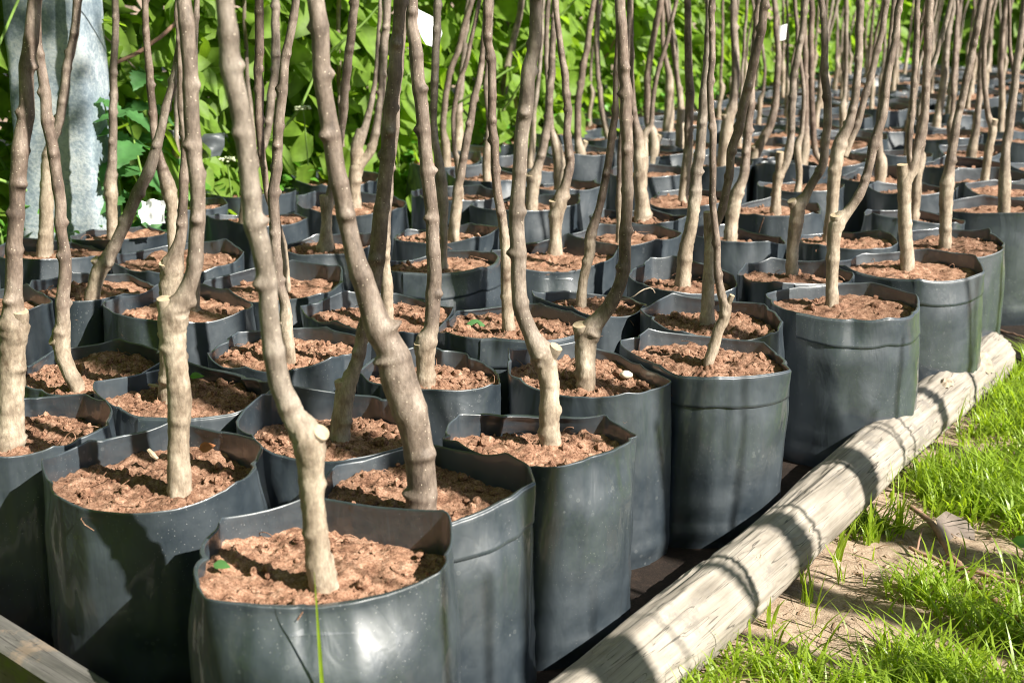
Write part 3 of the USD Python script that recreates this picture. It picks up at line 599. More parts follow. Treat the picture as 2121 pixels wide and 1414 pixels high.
def build_bag(c, R, others, seed, N, hem, drop, tall=0.0):
    rng = np.random.default_rng(seed)
    th = np.arange(N) / N * 2 * math.pi
    # the wavy mouth: a few pinched corners with nearly straight runs between
    nk = rng.integers(5, 8)
    cor = np.sort((np.arange(nk) + rng.uniform(-.33, .33, nk)) / nk * 2 * math.pi + rng.uniform(0, 6.28))
    chord = np.ones(N)
    peak = np.zeros(N)
    for i in range(nk):
        a, b = cor[i], cor[(i + 1) % nk] + (2 * math.pi if i == nk - 1 else 0)
        half, mid = (b - a) / 2, (a + b) / 2
        dd = (th - mid + math.pi) % (2 * math.pi) - math.pi
        inside = np.abs(dd) <= half
        ch = math.cos(half) / np.cos(np.clip(dd, -1.3, 1.3))
        chord[inside] = (ch + (1 - ch) * rng.uniform(.15, .65))[inside]
        dc = (th - a + math.pi) % (2 * math.pi) - math.pi
        peak += rng.uniform(.002, .012) * np.exp(-np.abs(dc) / .20)
    tuck = np.zeros(N)
    for i in range(rng.integers(2, 5)):
        dc = (th - rng.uniform(0, 6.28) + math.pi) % (2 * math.pi) - math.pi
        tuck += rng.uniform(.003, .010) * np.exp(-np.abs(dc) / rng.uniform(.05, .12))
    creases = [(rng.uniform(0, 6.28), rng.uniform(-.0042, .0034), rng.uniform(.035, .07), rng.uniform(.25, .8), rng.uniform(-.5, .5)) for _ in range(rng.integers(5, 10))]
    r0 = np.full(N, R) * (1 + .02 * np.cos(2 * (th - rng.uniform(0, 6.28))))
    lim = np.full(N, 9.0)
    for q, rq in others:
        d = q - c
        n = np.hypot(*d)
        if n < R + rq + .02:
            pl = np.clip((n * n + R * R - rq * rq) / (2 * n), .3 * n, .7 * n) - .0045
            cs = np.cos(th - math.atan2(d[1], d[0]))
            lim = np.minimum(lim, np.where(cs > .12, pl / np.maximum(cs, .12), 9.0))
    tilt = rng.uniform(.002, .012)
    rimz = RIM + tall + peak - .004 + tilt * np.cos(th - rng.uniform(0, 6.28)) + .004 * np.sin(2 * th + rng.uniform(0, 6)) + .004 * (meshkit.noise(np.stack([np.cos(th) * 2.5, np.sin(th) * 2.5, 0 * th + seed], -1), seed + 8) - .5)
    cir = np.stack([np.cos(th), np.sin(th)], 1)

    def rad(z, extra=0.0, inner=False):
        """Radius at relative height z (0..1) round the bag."""
        wr = sstep(.72, 1.0, z) * (.95 if inner else .8)
        r = r0 * (1 + (chord - 1) * wr)
        r = r * (.94 + .06 * sstep(-.05, .12, z)) * (1 + .02 * sstep(.8, 1.0, z))
        p = np.stack([cir[:, 0] * 2.2, cir[:, 1] * 2.2, np.full(N, z * 1.3)], 1) + seed * 7.1
        r = r + .007 * (meshkit.fbm(p, 2, seed) - .5)
        p2 = np.stack([cir[:, 0] * 9, cir[:, 1] * 9, np.full(N, z * 3.0)], 1) + seed * 3.3
        r = r + .0030 * (meshkit.fbm(p2, 2, seed + 1) - .5) * (1 - .5 * wr)
        p4 = np.stack([cir[:, 0] * 5, cir[:, 1] * 5, np.full(N, z * 3.4)], 1) + seed * 2.9
        r = r + .0048 * (np.abs(meshkit.noise(p4, seed + 4) - .5) - .22) * (1 - .6 * wr)
        # slack folds lying across the lower half
        p3 = np.stack([cir[:, 0] * 1.6, cir[:, 1] * 1.6, np.full(N, z * 15)], 1) + seed * 1.7
        r = r + .006 * (meshkit.noise(p3, seed + 2) - .5) * (1 - sstep(.25, .6, z))
        r = r + .0013 * np.exp(-(np.sin(th - seam) / .022) ** 2) * (np.cos(th - seam) > 0)
        p5 = np.stack([cir[:, 0] * 8, cir[:, 1] * 8, np.full(N, z * 1.1)], 1) + seed * 5.3
        r = r + .0036 * (meshkit.noise(p5, seed + 9) - .5) * sstep(0, .3, z) * (1 - .4 * wr)
        for a, h, wd, dp, sk in creases:               # sharp folds running down the film
            dc = (th - a - sk * (1 - z) + math.pi) % (2 * math.pi) - math.pi
            r = r + h * np.exp(-np.abs(dc) / wd) * float(sstep(1 - dp - .15, 1 - dp + .25, np.float64(z)))
        r = r - tuck * sstep(.78, 1.0, z) * (1.25 if inner else 1)
        k = 260.0
        r = -np.log(np.exp(-k * (r - .1)) + np.exp(-k * (np.minimum(lim, .3) - .1))) / k + .1
        return r + extra

    seam = rng.uniform(-2.75, -1.6) if hem else rng.uniform(-2.6, -.6)
    slump = rng.uniform(-.012, .012, 2)
    rows = []

    def ring(z, r, zz):
        zz = zz + 0 * th
        rows.append(np.column_stack([cir * r[:, None] + slump * (zz / RIM - 1)[:, None], zz]))

    for z in list(np.linspace(0, .2, 8)) + list(np.linspace(.24, .8, 14)) + [.83, .86, .89, .92, .945, .965, .98]:
        ring(z, rad(z), z * rimz)
    rt = rad(1.0)
    ring(1, rt + .0005, rimz * .993)
    ring(1, rt, rimz - .0004)
    ring(1, rt - .0008, rimz)
    ri = rad(1.0, -.0020, True)
    ring(1, ri + .0006, rimz - .0004)
    ring(1, ri, rimz * .992)
    zb = RIM - drop - .014
    for q in (.15, .3, .45, .6, .8, 1.0):
        zz = rimz * .992 + (zb - rimz * .992) * q
        ri = rad(1.0 - .13 * q, -.0020 - .0018 * q, False) - tuck * .2 * (1 - q)
        # creases running down from the corners on the inside
        ring(1, ri, zz)
    V = np.array(rows)
    inner = V[-4].copy()
    bag = (V.reshape(-1, 3), grid_faces(len(V), N, True))
    hemmesh = None
    if hem:
        hr = []
        a0, a1 = seam, seam + rng.uniform(2.4, 3.3)
        kk = max(12, int(N * (a1 - a0) / 6.283))
        ta = np.linspace(a0, a1, kk)
        low = .835 + .008 * np.sin(ta * 2 + seed)
        def samp(z, ex):
            return np.interp(ta % (2 * math.pi), np.r_[th, 2 * math.pi], np.r_[rad(z), rad(z)[:1]]) + ex
        zr = np.interp(ta % (2 * math.pi), np.r_[th, 2 * math.pi], np.r_[rimz, rimz[:1]])
        for z, ex in [(.0, -.0005)] + [(q, .0025) for q in np.linspace(0, .96, 11)] + [(1.0, .0016), (1.0, -.0005)]:
            zf = low + (.994 - low) * z
            r = np.array([np.interp(t, np.r_[th, 2 * math.pi], np.r_[rad(float(f)), rad(float(f))[:1]]) for t, f in zip((ta % (2 * math.pi))[:0], low[:0])]) if False else samp(float(.835 + .159 * z), ex)
            hr.append(np.column_stack([np.cos(ta) * r, np.sin(ta) * r, zf * zr]) + np.column_stack([slump[0] * (zf * zr / RIM - 1), slump[1] * (zf * zr / RIM - 1), 0 * zr]))
        H = np.array(hr)
        hemmesh = (H.reshape(-1, 3), grid_faces(len(hr), kk, False))
    return bag, hemmesh, th, np.hypot(inner[:, 0], inner[:, 1])


def build_soil(th, rin, seed, rings, foot, drop, amp=1.0):
    rng = np.random.default_rng(seed + 900)
    N = len(th)
    t = np.linspace(0, 1, rings)[1:] ** .8
    r = t[:, None] * (rin[None] + .0015)
    x, y = r * np.cos(th), r * np.sin(th)
    p = np.stack([x, y, np.zeros_like(x)], -1) + seed * 1.37
    z = .022 * amp * (meshkit.fbm(p * 20, 2, seed) - .5) + .017 * amp * (meshkit.fbm(p * 62, 3, seed + 3) - .45) * (.4 + meshkit.noise(p * 15, seed + 5)) + .009 * (np.abs(meshkit.noise(p * 150, seed + 7) - .5) - .25) + .005 * (meshkit.noise(p * 330, seed + 6) - .5)
    d = np.hypot(x - foot[0], y - foot[1])
    z += .007 * np.exp(-(d / .03) ** 2) - .003 * t[:, None] ** 6
    z += RIM - drop - .002 + .004 * np.sin(th + seed) * t[:, None]
    V = np.stack([x, y, z], -1).reshape(-1, 3)
    V = np.vstack([V, [0, 0, float(z[0].mean())]])
    f = tri(grid_faces(len(t), N, True)[:, ::-1])
    n = len(V) - 1
    k = np.arange(N)
    f = np.vstack([f, np.stack([np.full(N, n), k, (k + 1) % N], 1)])
    return (V, f), (x, y, z)


ICO = {s: (np.array((m := trimesh.creation.icosphere(s)).vertices), np.array(m.faces)) for s in (0, 1, 2)}


def build_crumbs(field, seed, count, big):
    rng = np.random.default_rng(seed + 1700)
    x, y, z = (a.ravel() for a in field)
    nr, nt = field[0].shape
    ok = np.arange(int(nr * .2) * nt, int(nr * .84) * nt)
    wgt = np.hypot(x, y)[ok]
    ok = rng.choice(ok, count, p=wgt / wgt.sum())
    parts = []
    for j, i in enumerate(ok):
        s = (.0010 + .0062 * rng.random() ** 6) * (1.0 if j > big else 1.35)
        v, f = ICO[1 if s > .0022 else 0]
        v = v * (1 + (.55 if s > .004 else .4) * (meshkit.noise(v * 1.7 + j, seed)[:, None] - .5) + .14 * rng.uniform(-1, 1, (len(v), 1))) * rng.uniform(.65, 1.25, 3) * s
        a = rng.uniform(0, 6.28)
        v = v @ np.array([[math.cos(a), -math.sin(a), 0], [math.sin(a), math.cos(a), 0], [0, 0, 1]])
        parts.append((v + [x[i] + rng.uniform(-.003, .003), y[i] + rng.uniform(-.003, .003), z[i] + s * .3], f))
    for i in rng.choice(ok, max(4, count // 16)):             # loose root fibres
        a, L = rng.uniform(0, 6.28), rng.uniform(.012, .04)
        q = np.linspace(0, 1, 6)
        b = rng.uniform(-2.0, 2.0)
        P = np.column_stack([np.cos(a + b * q) * q * L, np.sin(a + b * q) * q * L, .002 + .010 * rng.random() * np.sin(q * math.pi) + 0 * q]) + [x[i], y[i], z[i]]
        parts.append(tube(P, np.full(6, .0006), 4))
    return joined(parts)


def build_stem(pts, rad, root_z, tone, seed, seg, step, nvis, node_gap=.052):
    rng = np.random.default_rng(seed + 55)
    P, R, S = smooth_path(pts, rad, step, nvis)
    th = np.arange(seg) / seg * 2 * math.pi
    shape = np.ones((len(P), seg))
    node = np.zeros(len(P))
    rootness = 1 - sstep(root_z - .03, root_z + .05, P[:, 2])
    q = np.stack([np.cos(th)[None] * 1.2 + 0 * S[:, None], np.sin(th)[None] * 1.2 + 0 * S[:, None], S[:, None] * 26 + 0 * th[None]], -1)
    shape += .16 * (meshkit.fbm(q, 3, seed) - .5) * (.45 + .75 * rootness[:, None])
    q2 = np.stack([np.cos(th)[None] * 3.4 + 0 * S[:, None], np.sin(th)[None] * 3.4 + 0 * S[:, None], S[:, None] * 150 + 0 * th[None]], -1)
    shape += .11 * (meshkit.fbm(q2, 2, seed + 2) - .5) * (.25 + rootness[:, None])
    kn = np.exp(-((P[:, 2] - root_z) / .022) ** 2) + .6 * np.exp(-((P[:, 2] - RIM + SOIL_DROP) / .03) ** 2)
    q3 = np.stack([np.cos(th)[None] * 1.9 + 0 * S[:, None], np.sin(th)[None] * 1.9 + 0 * S[:, None], S[:, None] * 70 + 0 * th[None]], -1)
    shape += .34 * kn[:, None] * (meshkit.fbm(q3, 2, seed + 4) - .45)
    if seg > 12:
        q4 = np.stack([np.cos(th)[None] * 5 + 0 * S[:, None], np.sin(th)[None] * 5 + 0 * S[:, None], S[:, None] * 120 + 0 * th[None]], -1)
        shape += .10 * (rootness * (.35 + kn))[:, None] * sstep(.5, .6, meshkit.fbm(q4, 2, seed + 6))
    s, side = rng.uniform(.02, .05), rng.uniform(0, 6.28)
    while s < S[-1]:
        i = int(np.searchsorted(S, s).clip(0, len(S) - 1))
        ds = S - s
        k = (1 - .55 * rootness[i])
        w = .0055
        shape += k * (.075 * np.exp(-(ds / (w * 1.3)) ** 2))[:, None]
        bud = np.maximum(0, np.cos(th - side)) ** 4
        node = np.maximum(node, k * rng.uniform(.1, .55) * np.exp(-((ds + .003) / .0035) ** 2))
        shape += k * rng.uniform(.30, .70) * np.exp(-((ds - .002) / w) ** 2)[:, None] * bud[None]
        sway = rng.uniform(.0008, .0026) * k                       # stems zigzag a little at each bud
        P[:, 0] += sway * math.cos(side) * np.exp(-(ds / .022) ** 2)
        P[:, 1] += sway * math.sin(side) * np.exp(-(ds / .022) ** 2)
        side += 2.4 + rng.uniform(-.5, .5)
        s += node_gap * rng.uniform(.6, 1.45)
    v, f = tube(P, R, seg, shape=shape)
    att = np.r_[np.repeat(rootness, seg), rootness[0], rootness[-1]]
    ton = np.full(len(v), tone)
    return (v, f), dict(rootstock=att, tone=ton, node=np.r_[np.repeat(node, seg), 0, 0]), P, R


def build_stub(a, b, r, seg, seed):
    """A sawn-off stump of the old stem, with its pale cut face as a second mesh."""
    rng = np.random.default_rng(seed)
    q = np.linspace(0, 1, 9)
    P = a + (b - a) * q[:, None]
    rr = r * np.array([.9, 1.0, 1.0, .98, .97, .97, .99, 1.0, .93])
    sh = 1 + .14 * (meshkit.fbm(np.stack([np.cos(np.arange(seg) / seg * 6.283)[None] * 1.4 + 0 * q[:, None], np.sin(np.arange(seg) / seg * 6.283)[None] * 1.4 + 0 * q[:, None], q[:, None] * 2 + 0 * np.arange(seg)[None]], -1), 3, seed) - .5)
    v, f = tube(P, rr, seg, shape=sh, caps=False)
    rim = v[-seg:]
    c = rim.mean(0) + (b - a) / np.linalg.norm(b - a) * .0006
    mid = c + (rim - c) * .5
    k = np.arange(seg)
    capv = np.vstack([rim, mid, c])
    capf = np.vstack([tri(np.stack([k, (k + 1) % seg, seg + (k + 1) % seg, seg + k], 1)), np.stack([seg + k, seg + (k + 1) % seg, np.full(seg, 2 * seg)], 1)])
    return (v, f), (capv, capf)


def extend(pts, rads, rng, top):
    """Carry a stem on above the upper edge of the picture to its tip."""
    pts, rads = list(pts), list(rads)
    d = pts[-1] - pts[-2]
    d = d / np.linalg.norm(d)
    while pts[-1][2] < top:
        d = d + np.array([rng.uniform(-.09, .09), rng.uniform(-.09, .09), .12])
        d /= np.linalg.norm(d)
        pts.append(pts[-1] + d * .11)
        rads.append(max(.0022, rads[-1] * .90))
    return pts, rads


def sapling(k, c, R, stems, g, stubs, tone, others, label, group=None, hem=False, idx=0):
    seed = 11 + idx * 13
    rng = np.random.default_rng(seed)
    dist = float(np.hypot(*c))
    lvl = 0 if dist < 2.5 else 1 if dist < 3.6 else 2
    N, rings, seg, step = ((152, 44, 22, .0034), (92, 22, 14, .006), (60, 12, 10, .011))[lvl]
    org = np.array([c[0], c[1], 0.0])
    t = thing('potted_sapling', label, 'potted sapling', org, group)
    drop = SOIL_DROP + .002 if dist < 2.02 else rng.uniform(.013, .026)
    bag, hm, th, rin = build_bag(c, R, others, seed, N, hem, drop)
    b = obj('grow_bag', bag, M_BAG, t)
    if hm is not None:
        obj('hem', hm, M_BAG, b)
    zs = RIM - drop + .003
    base = at(*stems[0][0][:2], zs)
    off = base[:2] - c
    if np.hypot(*off) > R - .03:                        # keep the stem inside its own bag
        off = off / np.hypot(*off) * (R - .03)
    base[:2] = c + off
    (sm, field) = build_soil(th, rin, seed, rings, off, drop)
    so = obj('soil', sm, M_SOIL, t)
    obj('soil_crumbs', build_crumbs(field, seed, (300, 110, 40)[lvl], 30), M_SOIL, so, smooth=False, kind='stuff')
    lean = rng.uniform(-.06, .06)
    first = None
    for si, st in enumerate(stems):
        pts, rad = [], []
        for x, y, w in st:
            p = at_depth(x, y, base[1], base[2], lean)
            if si == 0 and not pts:
                p = base.copy()
            pts.append(p)
            rad.append(w / 2 / FPX * (p[1] * math.cos(PITCH) + (CAMZ - p[2]) * math.sin(PITCH)))
        # the foot of the stem lies on the settled bag; ease the rest over from there
        d0 = pts[0] - at_depth(*st[0][:2], base[1], base[2], lean) if si == 0 else d0
        pts = [p + d0 * [1, 1, 0] for p in pts[:1]] + pts[1:] if False else pts
        if si == 0:
            pts = [pts[0] - [0, 0, .02]] + pts
            rad = [rad[0] * 1.12] + rad
        nvis = len(pts) - 1
        pts, rad = extend(pts, rad, rng, rng.uniform(1.15, 1.5) if si == 0 else 1.15)
        gz = at_depth(1060, g, base[1], base[2], lean)[2]
        m, att, P, Rr = build_stem(np.array(pts) - org, rad, gz, tone, seed + si * 5, seg, step, nvis, .05 if lvl < 2 else .06)
        so = obj('trunk' if si == 0 else 'second_stem', m, M_BARK, t if si == 0 else first, attr=att)
        if si == 0:
            first = so
    for j, (x, y, w, dx, dy) in enumerate(stubs):
        a = at_depth(x, y, base[1], base[2], lean)
        L = math.hypot(dx, dy)
        b2 = at_depth(x + dx, y + dy, base[1], base[2], lean) + np.array([0, -.004, 0])
        r = w / 2 / FPX * (a[1] * math.cos(PITCH) + (CAMZ - a[2]) * math.sin(PITCH))
        stub, cap = build_stub(a - org - (b2 - a) * .9, b2 - org, r, max(10, seg - 2), seed + j)
        n = len(stub[0])
        sp = obj('cut_stub', stub, M_BARK, first, attr=dict(rootstock=np.ones(n), tone=np.zeros(n), node=np.zeros(n)))
        obj('cut_face', cap, M_CUT, t if False else first)
    return t


everyone = [(centre[k], radius[k]) for k in keys] + [(q, .118) for q in fill]
HEMS = {'A2', 'A5', 'A6', 'A7', 'D4', 'B4', 'C2', 'E3'}
things = {}
for i, k in enumerate(keys):
    rim, stems, g, stubs, tone = BAGS[k]
    near = [(q, r) for q, r in everyone if 1e-6 < np.hypot(*(q - centre[k])) < .34]
    things[k] = sapling(k, centre[k], radius[k], stems, g, stubs, tone, near, LABELS[k], None, k in HEMS, i)


# far saplings: six built ones, the rest are copies of them
def random_stems(rng, c):
    """A stem drawn in the plane of its bag, given back in the same survey form as those above."""
    zc = c[1] * math.cos(PITCH) + (CAMZ - .27) * math.sin(PITCH)

    def px(p):
        q = np.asarray(p) - [0, 0, CAMZ]
        dep = q[1] * math.cos(PITCH) - q[2] * math.sin(PITCH)
        return 1060.5 + FPX * q[0] / dep, 707 - FPX * (q[1] * math.sin(PITCH) + q[2] * math.cos(PITCH)) / dep
    x, z = c[0] + rng.uniform(-.02, .02), RIM - SOIL_DROP
    hg = rng.uniform(.09, .16)
    lean, kick = rng.uniform(-.12, .2), rng.uniform(-.02, .03)
    out = []
    w0 = rng.uniform(.016, .024)
    for h, dx, w in ((0, 0, 1.15), (.05, rng.uniform(-.006, .006), 1.0), (hg, rng.uniform(-.01, .01), 1.2), (hg + .035, kick, .75), (hg + .12, kick * 1.3, .68), (.4, kick + lean * .25, .62), (.6, kick + lean * .5, .55)):
        a, b = px([x + dx, c[1], z + h])
        out.append((a, b, w * w0 * FPX / zc))
    return [out], px([x, c[1], z + hg + .01])[1]


FARG = 'saplings in the farthest rows'
FARL = 'slim bare sapling in a black bag, blurred among the farthest rows'
protos, rngF = [], np.random.default_rng(77)
fill.sort(key=lambda q: q[1])
ROWN = ['row beside the log', 'second row from the log', 'third row from the log', 'middle row', 'fourth row from the hedge', 'third row from the hedge', 'second row from the hedge', 'row along the hedge']


def row_of(q):
    return int(np.clip(round((LOG_W - .19 - float(q @ WD)) / .245), 0, 7))


def ordinal(n):
    return f"{n}{'th' if 10 < n % 100 < 14 else {1: 'st', 2: 'nd', 3: 'rd'}.get(n % 10, 'th')}"


def fill_label(q):
    r = row_of(q)
    k = sum(row_of(o) == r and o @ UD < q @ UD for o in list(centre.values()) + fill) + 1
    if q[1] > 7.0:
        return FARL, FARG
    return f'slim bare sapling, {ordinal(k)} from the near end of the {ROWN[r]}', 'saplings in the row gaps'


for i, q in enumerate(fill):
    if i < 7:
        st, g = random_stems(rngF, q)
        protos.append(sapling('fill', q, .122, st, g, [], rngF.uniform(.1, .8), [], *fill_label(q), False, 200 + i))
    else:
        copy(protos[int(rngF.integers(0, 7))], (q[0], q[1], 0), rngF.uniform(0, 360), *fill_label(q), rngF.uniform(.95, 1.03))
# the next bed across the grass path, to the right of the picture, whose stems throw the stripes of shade
for j in range(30):
    u = -1.35 + (j % 15) * .31 + rngF.uniform(-.1, .1)
    q = uw(u, LOG_W + (rngF.uniform(.86, 1.05) if j < 15 else rngF.uniform(1.2, 1.4)))
    if q[1] < .25 and abs(q[0]) < .5:
        continue
    copy(protos[j % 7], (q[0], q[1], 0), rngF.uniform(0, 360), 'bare sapling in a black bag in the next bed across the grass path', 'saplings in the next bed')

# ------------------------------------------------------------------ leaves
def leaf_template(n=6, serr=0, width=.36, cup=.10, rows5=True):
    """A pointed oval blade along x, folded along its midrib. Quads become triangles."""
    t = np.linspace(0, 1, n)
    w = width * np.sin(np.pi * t ** .75) ** .9 * (1 - .25 * t)
    if serr:
        w = w * (1 + .16 * np.where(np.arange(n) % 2 == 0, -1, 1))
        w[0] = w[-1] = 0
    w[0], w[-1] = .012, .0
    rows = []
    for f in (-1, -.5, 0, .5, 1) if rows5 else (-1, 0, 1):
        rows.append(np.column_stack([t + (-.05 * abs(f) if serr else 0), f * w, cup * abs(f) * w / width * .9 - .16 * t ** 2 + .02 * np.sin(9 * t + 3 * f)]))
    v = np.array(rows).reshape(-1, 3)
    return v, tri(grid_faces(5 if rows5 else 3, n, False))


def place_leaves(tpl, P, N, D, S, roll=None):
    """Stacks many leaves: positions P, normals N, directions D, sizes S."""
    v, f = tpl
    T = D - (D * N).sum(1, keepdims=True) * N
    T /= np.maximum(np.linalg.norm(T, axis=1, keepdims=True), 1e-9)
    B = np.cross(N, T)
    V = P[:, None] + S[:, None, None] * (v[None, :, 0, None] * T[:, None] + v[None, :, 1, None] * B[:, None] + v[None, :, 2, None] * N[:, None])
    F = f[None] + (np.arange(len(P)) * len(v))[:, None, None]
    return V, F


def unit(a):
    return a / np.maximum(np.linalg.norm(a, axis=-1, keepdims=True), 1e-9)


W3, U3 = np.r_[WD, 0], np.r_[UD, 0]
TPL, TPL_LOW, TPL_SERR = leaf_template(6), leaf_template(5, rows5=False), leaf_template(13, 1, .42)


def leaf_cloud(rng, n, u0, u1, z0, z1, d0, d1, size, facing=.75):
    u, z = rng.uniform(u0, u1, n), z0 + (z1 - z0) * rng.random(n)
    bul = .30 * (meshkit.fbm(np.stack([u * 1.7, z * 2.2, 0 * u], -1), 3, 61) - .5)
    d = d0 + (d1 - d0) * rng.random(n) ** 1.8
    P = np.stack([UD[0] * u + WD[0] * (HEDGE_W + bul - d), UD[1] * u + WD[1] * (HEDGE_W + bul - d), z], -1)
    N = unit(facing * W3 * rng.uniform(.5, 1.2, (n, 1)) + np.array([0, 0, .75]) * rng.uniform(.3, 1.2, (n, 1)) + .42 * rng.standard_normal((n, 3)))
    D = unit(rng.standard_normal((n, 3)) * [.8, .8, .3] + .5 * W3 + np.array([0, 0, -.55]))
    S = size * rng.uniform(.55, 1.35, n)
    return P, N, D, S


POST_X, POST_Y = ((at(52, 458, .29) + at(212, 458, .29)) / 2 + [0, .06, 0])[:2]
SHRUBS = [(-.9, .75, .075, 'broad-leaved shrub behind the whitewashed post at the left edge'), (.6, 1.65, .078, 'broad-leaved green shrub right of the whitewashed post'),
          (1.5, 2.5, .085, 'large-leaved climber behind the two thick leaning trunks'), (2.35, 3.4, .088, 'heart-leaved shrub in sun behind the middle of the bed'),
          (3.25, 4.4, .085, 'leafy shrub behind the dark stem with the fat graft'), (4.2, 5.6, .085, 'pale green shrub behind the far rows right of the middle'),
          (5.4, 7.2, .09, 'blurred green shrub behind the white tagged sapling'), (7.0, 10.0, .10, 'blurred green shrub towards the far right end of the hedge'), (9.8, 13.0, .12, 'blurred green shrub behind the bushes at the far end of the bed')]
TOTAL = [2400, 3300, 3300, 3200, 3200, 3000, 3000, 3000, 2600]
for i, (u0, u1, size, label) in enumerate(SHRUBS):
    rng = np.random.default_rng(300 + i)
    mid = uw((u0 + u1) / 2, HEDGE_W - .25)
    t = thing('leafy_shrub', label, 'shrub', mid)
    size *= 1.12
    # stems
    for j in range(9):
        a = uw(rng.uniform(u0, u1), HEDGE_W - rng.uniform(.1, .5)) - mid
        p = [a]
        d = np.array([rng.uniform(-.4, .4), rng.uniform(-.4, .4), 1.0])
        for q in range(8):
            d = unit(d + rng.uniform(-.3, .3, 3))
            p.append(p[-1] + d * .16)
        v, f = tube(*smooth_path(np.array(p), np.linspace(.006, .002, 9), .03)[:2], 6)
        obj('stem', (v, f), M_STEM if j % 3 else M_TWIG, t)
    n = TOTAL[i]
    P, N, D, S = leaf_cloud(rng, n, u0, u1, .02, 1.9, -.02, .55, size)
    clear = (np.abs(P[:, 0] - POST_X) > .15) | (P[:, 1] > POST_Y + .08)
    P, N, D, S = P[clear], N[clear], D[clear], S[clear]
    V, F = place_leaves(TPL_LOW, P - mid, N, D, S)
    obj('foliage', (V.reshape(-1, 3), F.reshape(-1, 3)), M_LEAF, t, kind='stuff')
    # the leaves that show singly, on the sunny face
    m = (60, 110, 120, 110, 80, 50, 0, 0, 0)[i]
    if m:
        P, N, D, S = leaf_cloud(rng, m, u0, u1, .15, 1.1, -.12, .02, size * 1.15, 1.0)
        clear = (np.abs(P[:, 0] - POST_X) > .17) | (P[:, 1] > POST_Y + .08)
        P, N, D, S = P[clear], N[clear], D[clear], S[clear]
        V, F = place_leaves(TPL, P - mid, N, D, S)
        for q in range(len(P)):
            obj('leaf', (V[q], TPL[1]), M_LEAF, t)

# bushes that close off the far end of the bed
for i, (wa, wb, label) in enumerate(((-2.75, -1.95, 'blurred bush closing the far end of the bed, next to the hedge'), (-1.95, -1.15, 'blurred bush closing the far end of the bed behind the far rows'), (-1.15, .6, 'blurred bush beyond the far right corner of the bed'))):
    rng = np.random.default_rng(900 + i)
    mid = uw(9.0, (wa + wb) / 2)
    t = thing('leafy_shrub', label, 'shrub', mid)
    n = int(1500 * (wb - wa))
    u, w, z = 8.55 + .6 * rng.random(n) ** 1.6, rng.uniform(wa, wb, n), rng.uniform(.02, 1.8, n)
    P = np.stack([UD[0] * u + WD[0] * w, UD[1] * u + WD[1] * w, z], -1)
    N = unit(-U3 * rng.uniform(.2, 1, (n, 1)) + W3 * rng.uniform(.3, 1.1, (n, 1)) + np.array([0, 0, .6]) + .4 * rng.standard_normal((n, 3)))
    V, F = place_leaves(TPL_LOW, P - mid, N, unit(rng.standard_normal((n, 3)) * [.8, .8, .3] - [0, 0, .5]), .11 * rng.uniform(.6, 1.35, n))
    obj('foliage', (V.reshape(-1, 3), F.reshape(-1, 3)), M_LEAF, t, kind='stuff')
    obj('stem', tube(*smooth_path(np.array([[0, 0, 0], [.05, 0, .8], [0, .05, 1.6]]), [.02, .014, .005], .05)[:2], 7), M_TWIG, t)

# trees of the next bed, beyond the right edge of the picture, whose trunks shade the log and the front bags
for i, (px, py, w, r, tilt) in enumerate(((1235, 1340, 1.15, .055, .05), (1560, 1065, 1.35, .036, -.10), (1712, 950, 1.25, .040, .08), (1895, 815, 1.1, .022, .12), (1450, 1160, 1.2, .013, -.12))):
    rng = np.random.default_rng(640 + i)
    q = at(px, py, .10)
    u = float(q[:2] @ UD)
    hgt = (w - LOG_W) * math.tan(SUN_EL) / float(SUN_H @ WD)
    u += (w - LOG_W) * float(SUN_H @ UD) / float(SUN_H @ WD) - tilt * hgt
    b = uw(u, w)
    t = thing('roadside_tree', 'young tree in the next bed beyond the grass path', 'tree', b, 'trees beyond the grass path')
    zz = np.linspace(0, 4.4, 14)
    path = np.stack([UD[0] * tilt * zz + .02 * np.sin(zz * 3 + i), UD[1] * tilt * zz, zz], -1)
    v, f = tube(*smooth_path(path, r * np.linspace(1.15, .6, 14), .05)[:2], 14)
    n = len(v)
    obj('trunk', (v, f), M_BARK, t, attr=dict(rootstock=np.zeros(n), tone=np.full(n, .5), node=np.zeros(n)))
    n = 500
    a = rng.normal(0, 1, (n, 3)) * [.35, .35, .4] + [path[-1][0], path[-1][1], 4.7]
    V, F = place_leaves(TPL_LOW, a, unit(rng.standard_normal((n, 3)) + [0, 0, 1]), unit(rng.standard_normal((n, 3))), .09 * rng.uniform(.6, 1.3, n))
    obj('crown', (V.reshape(-1, 3), F.reshape(-1, 3)), M_LEAF, t, kind='stuff')

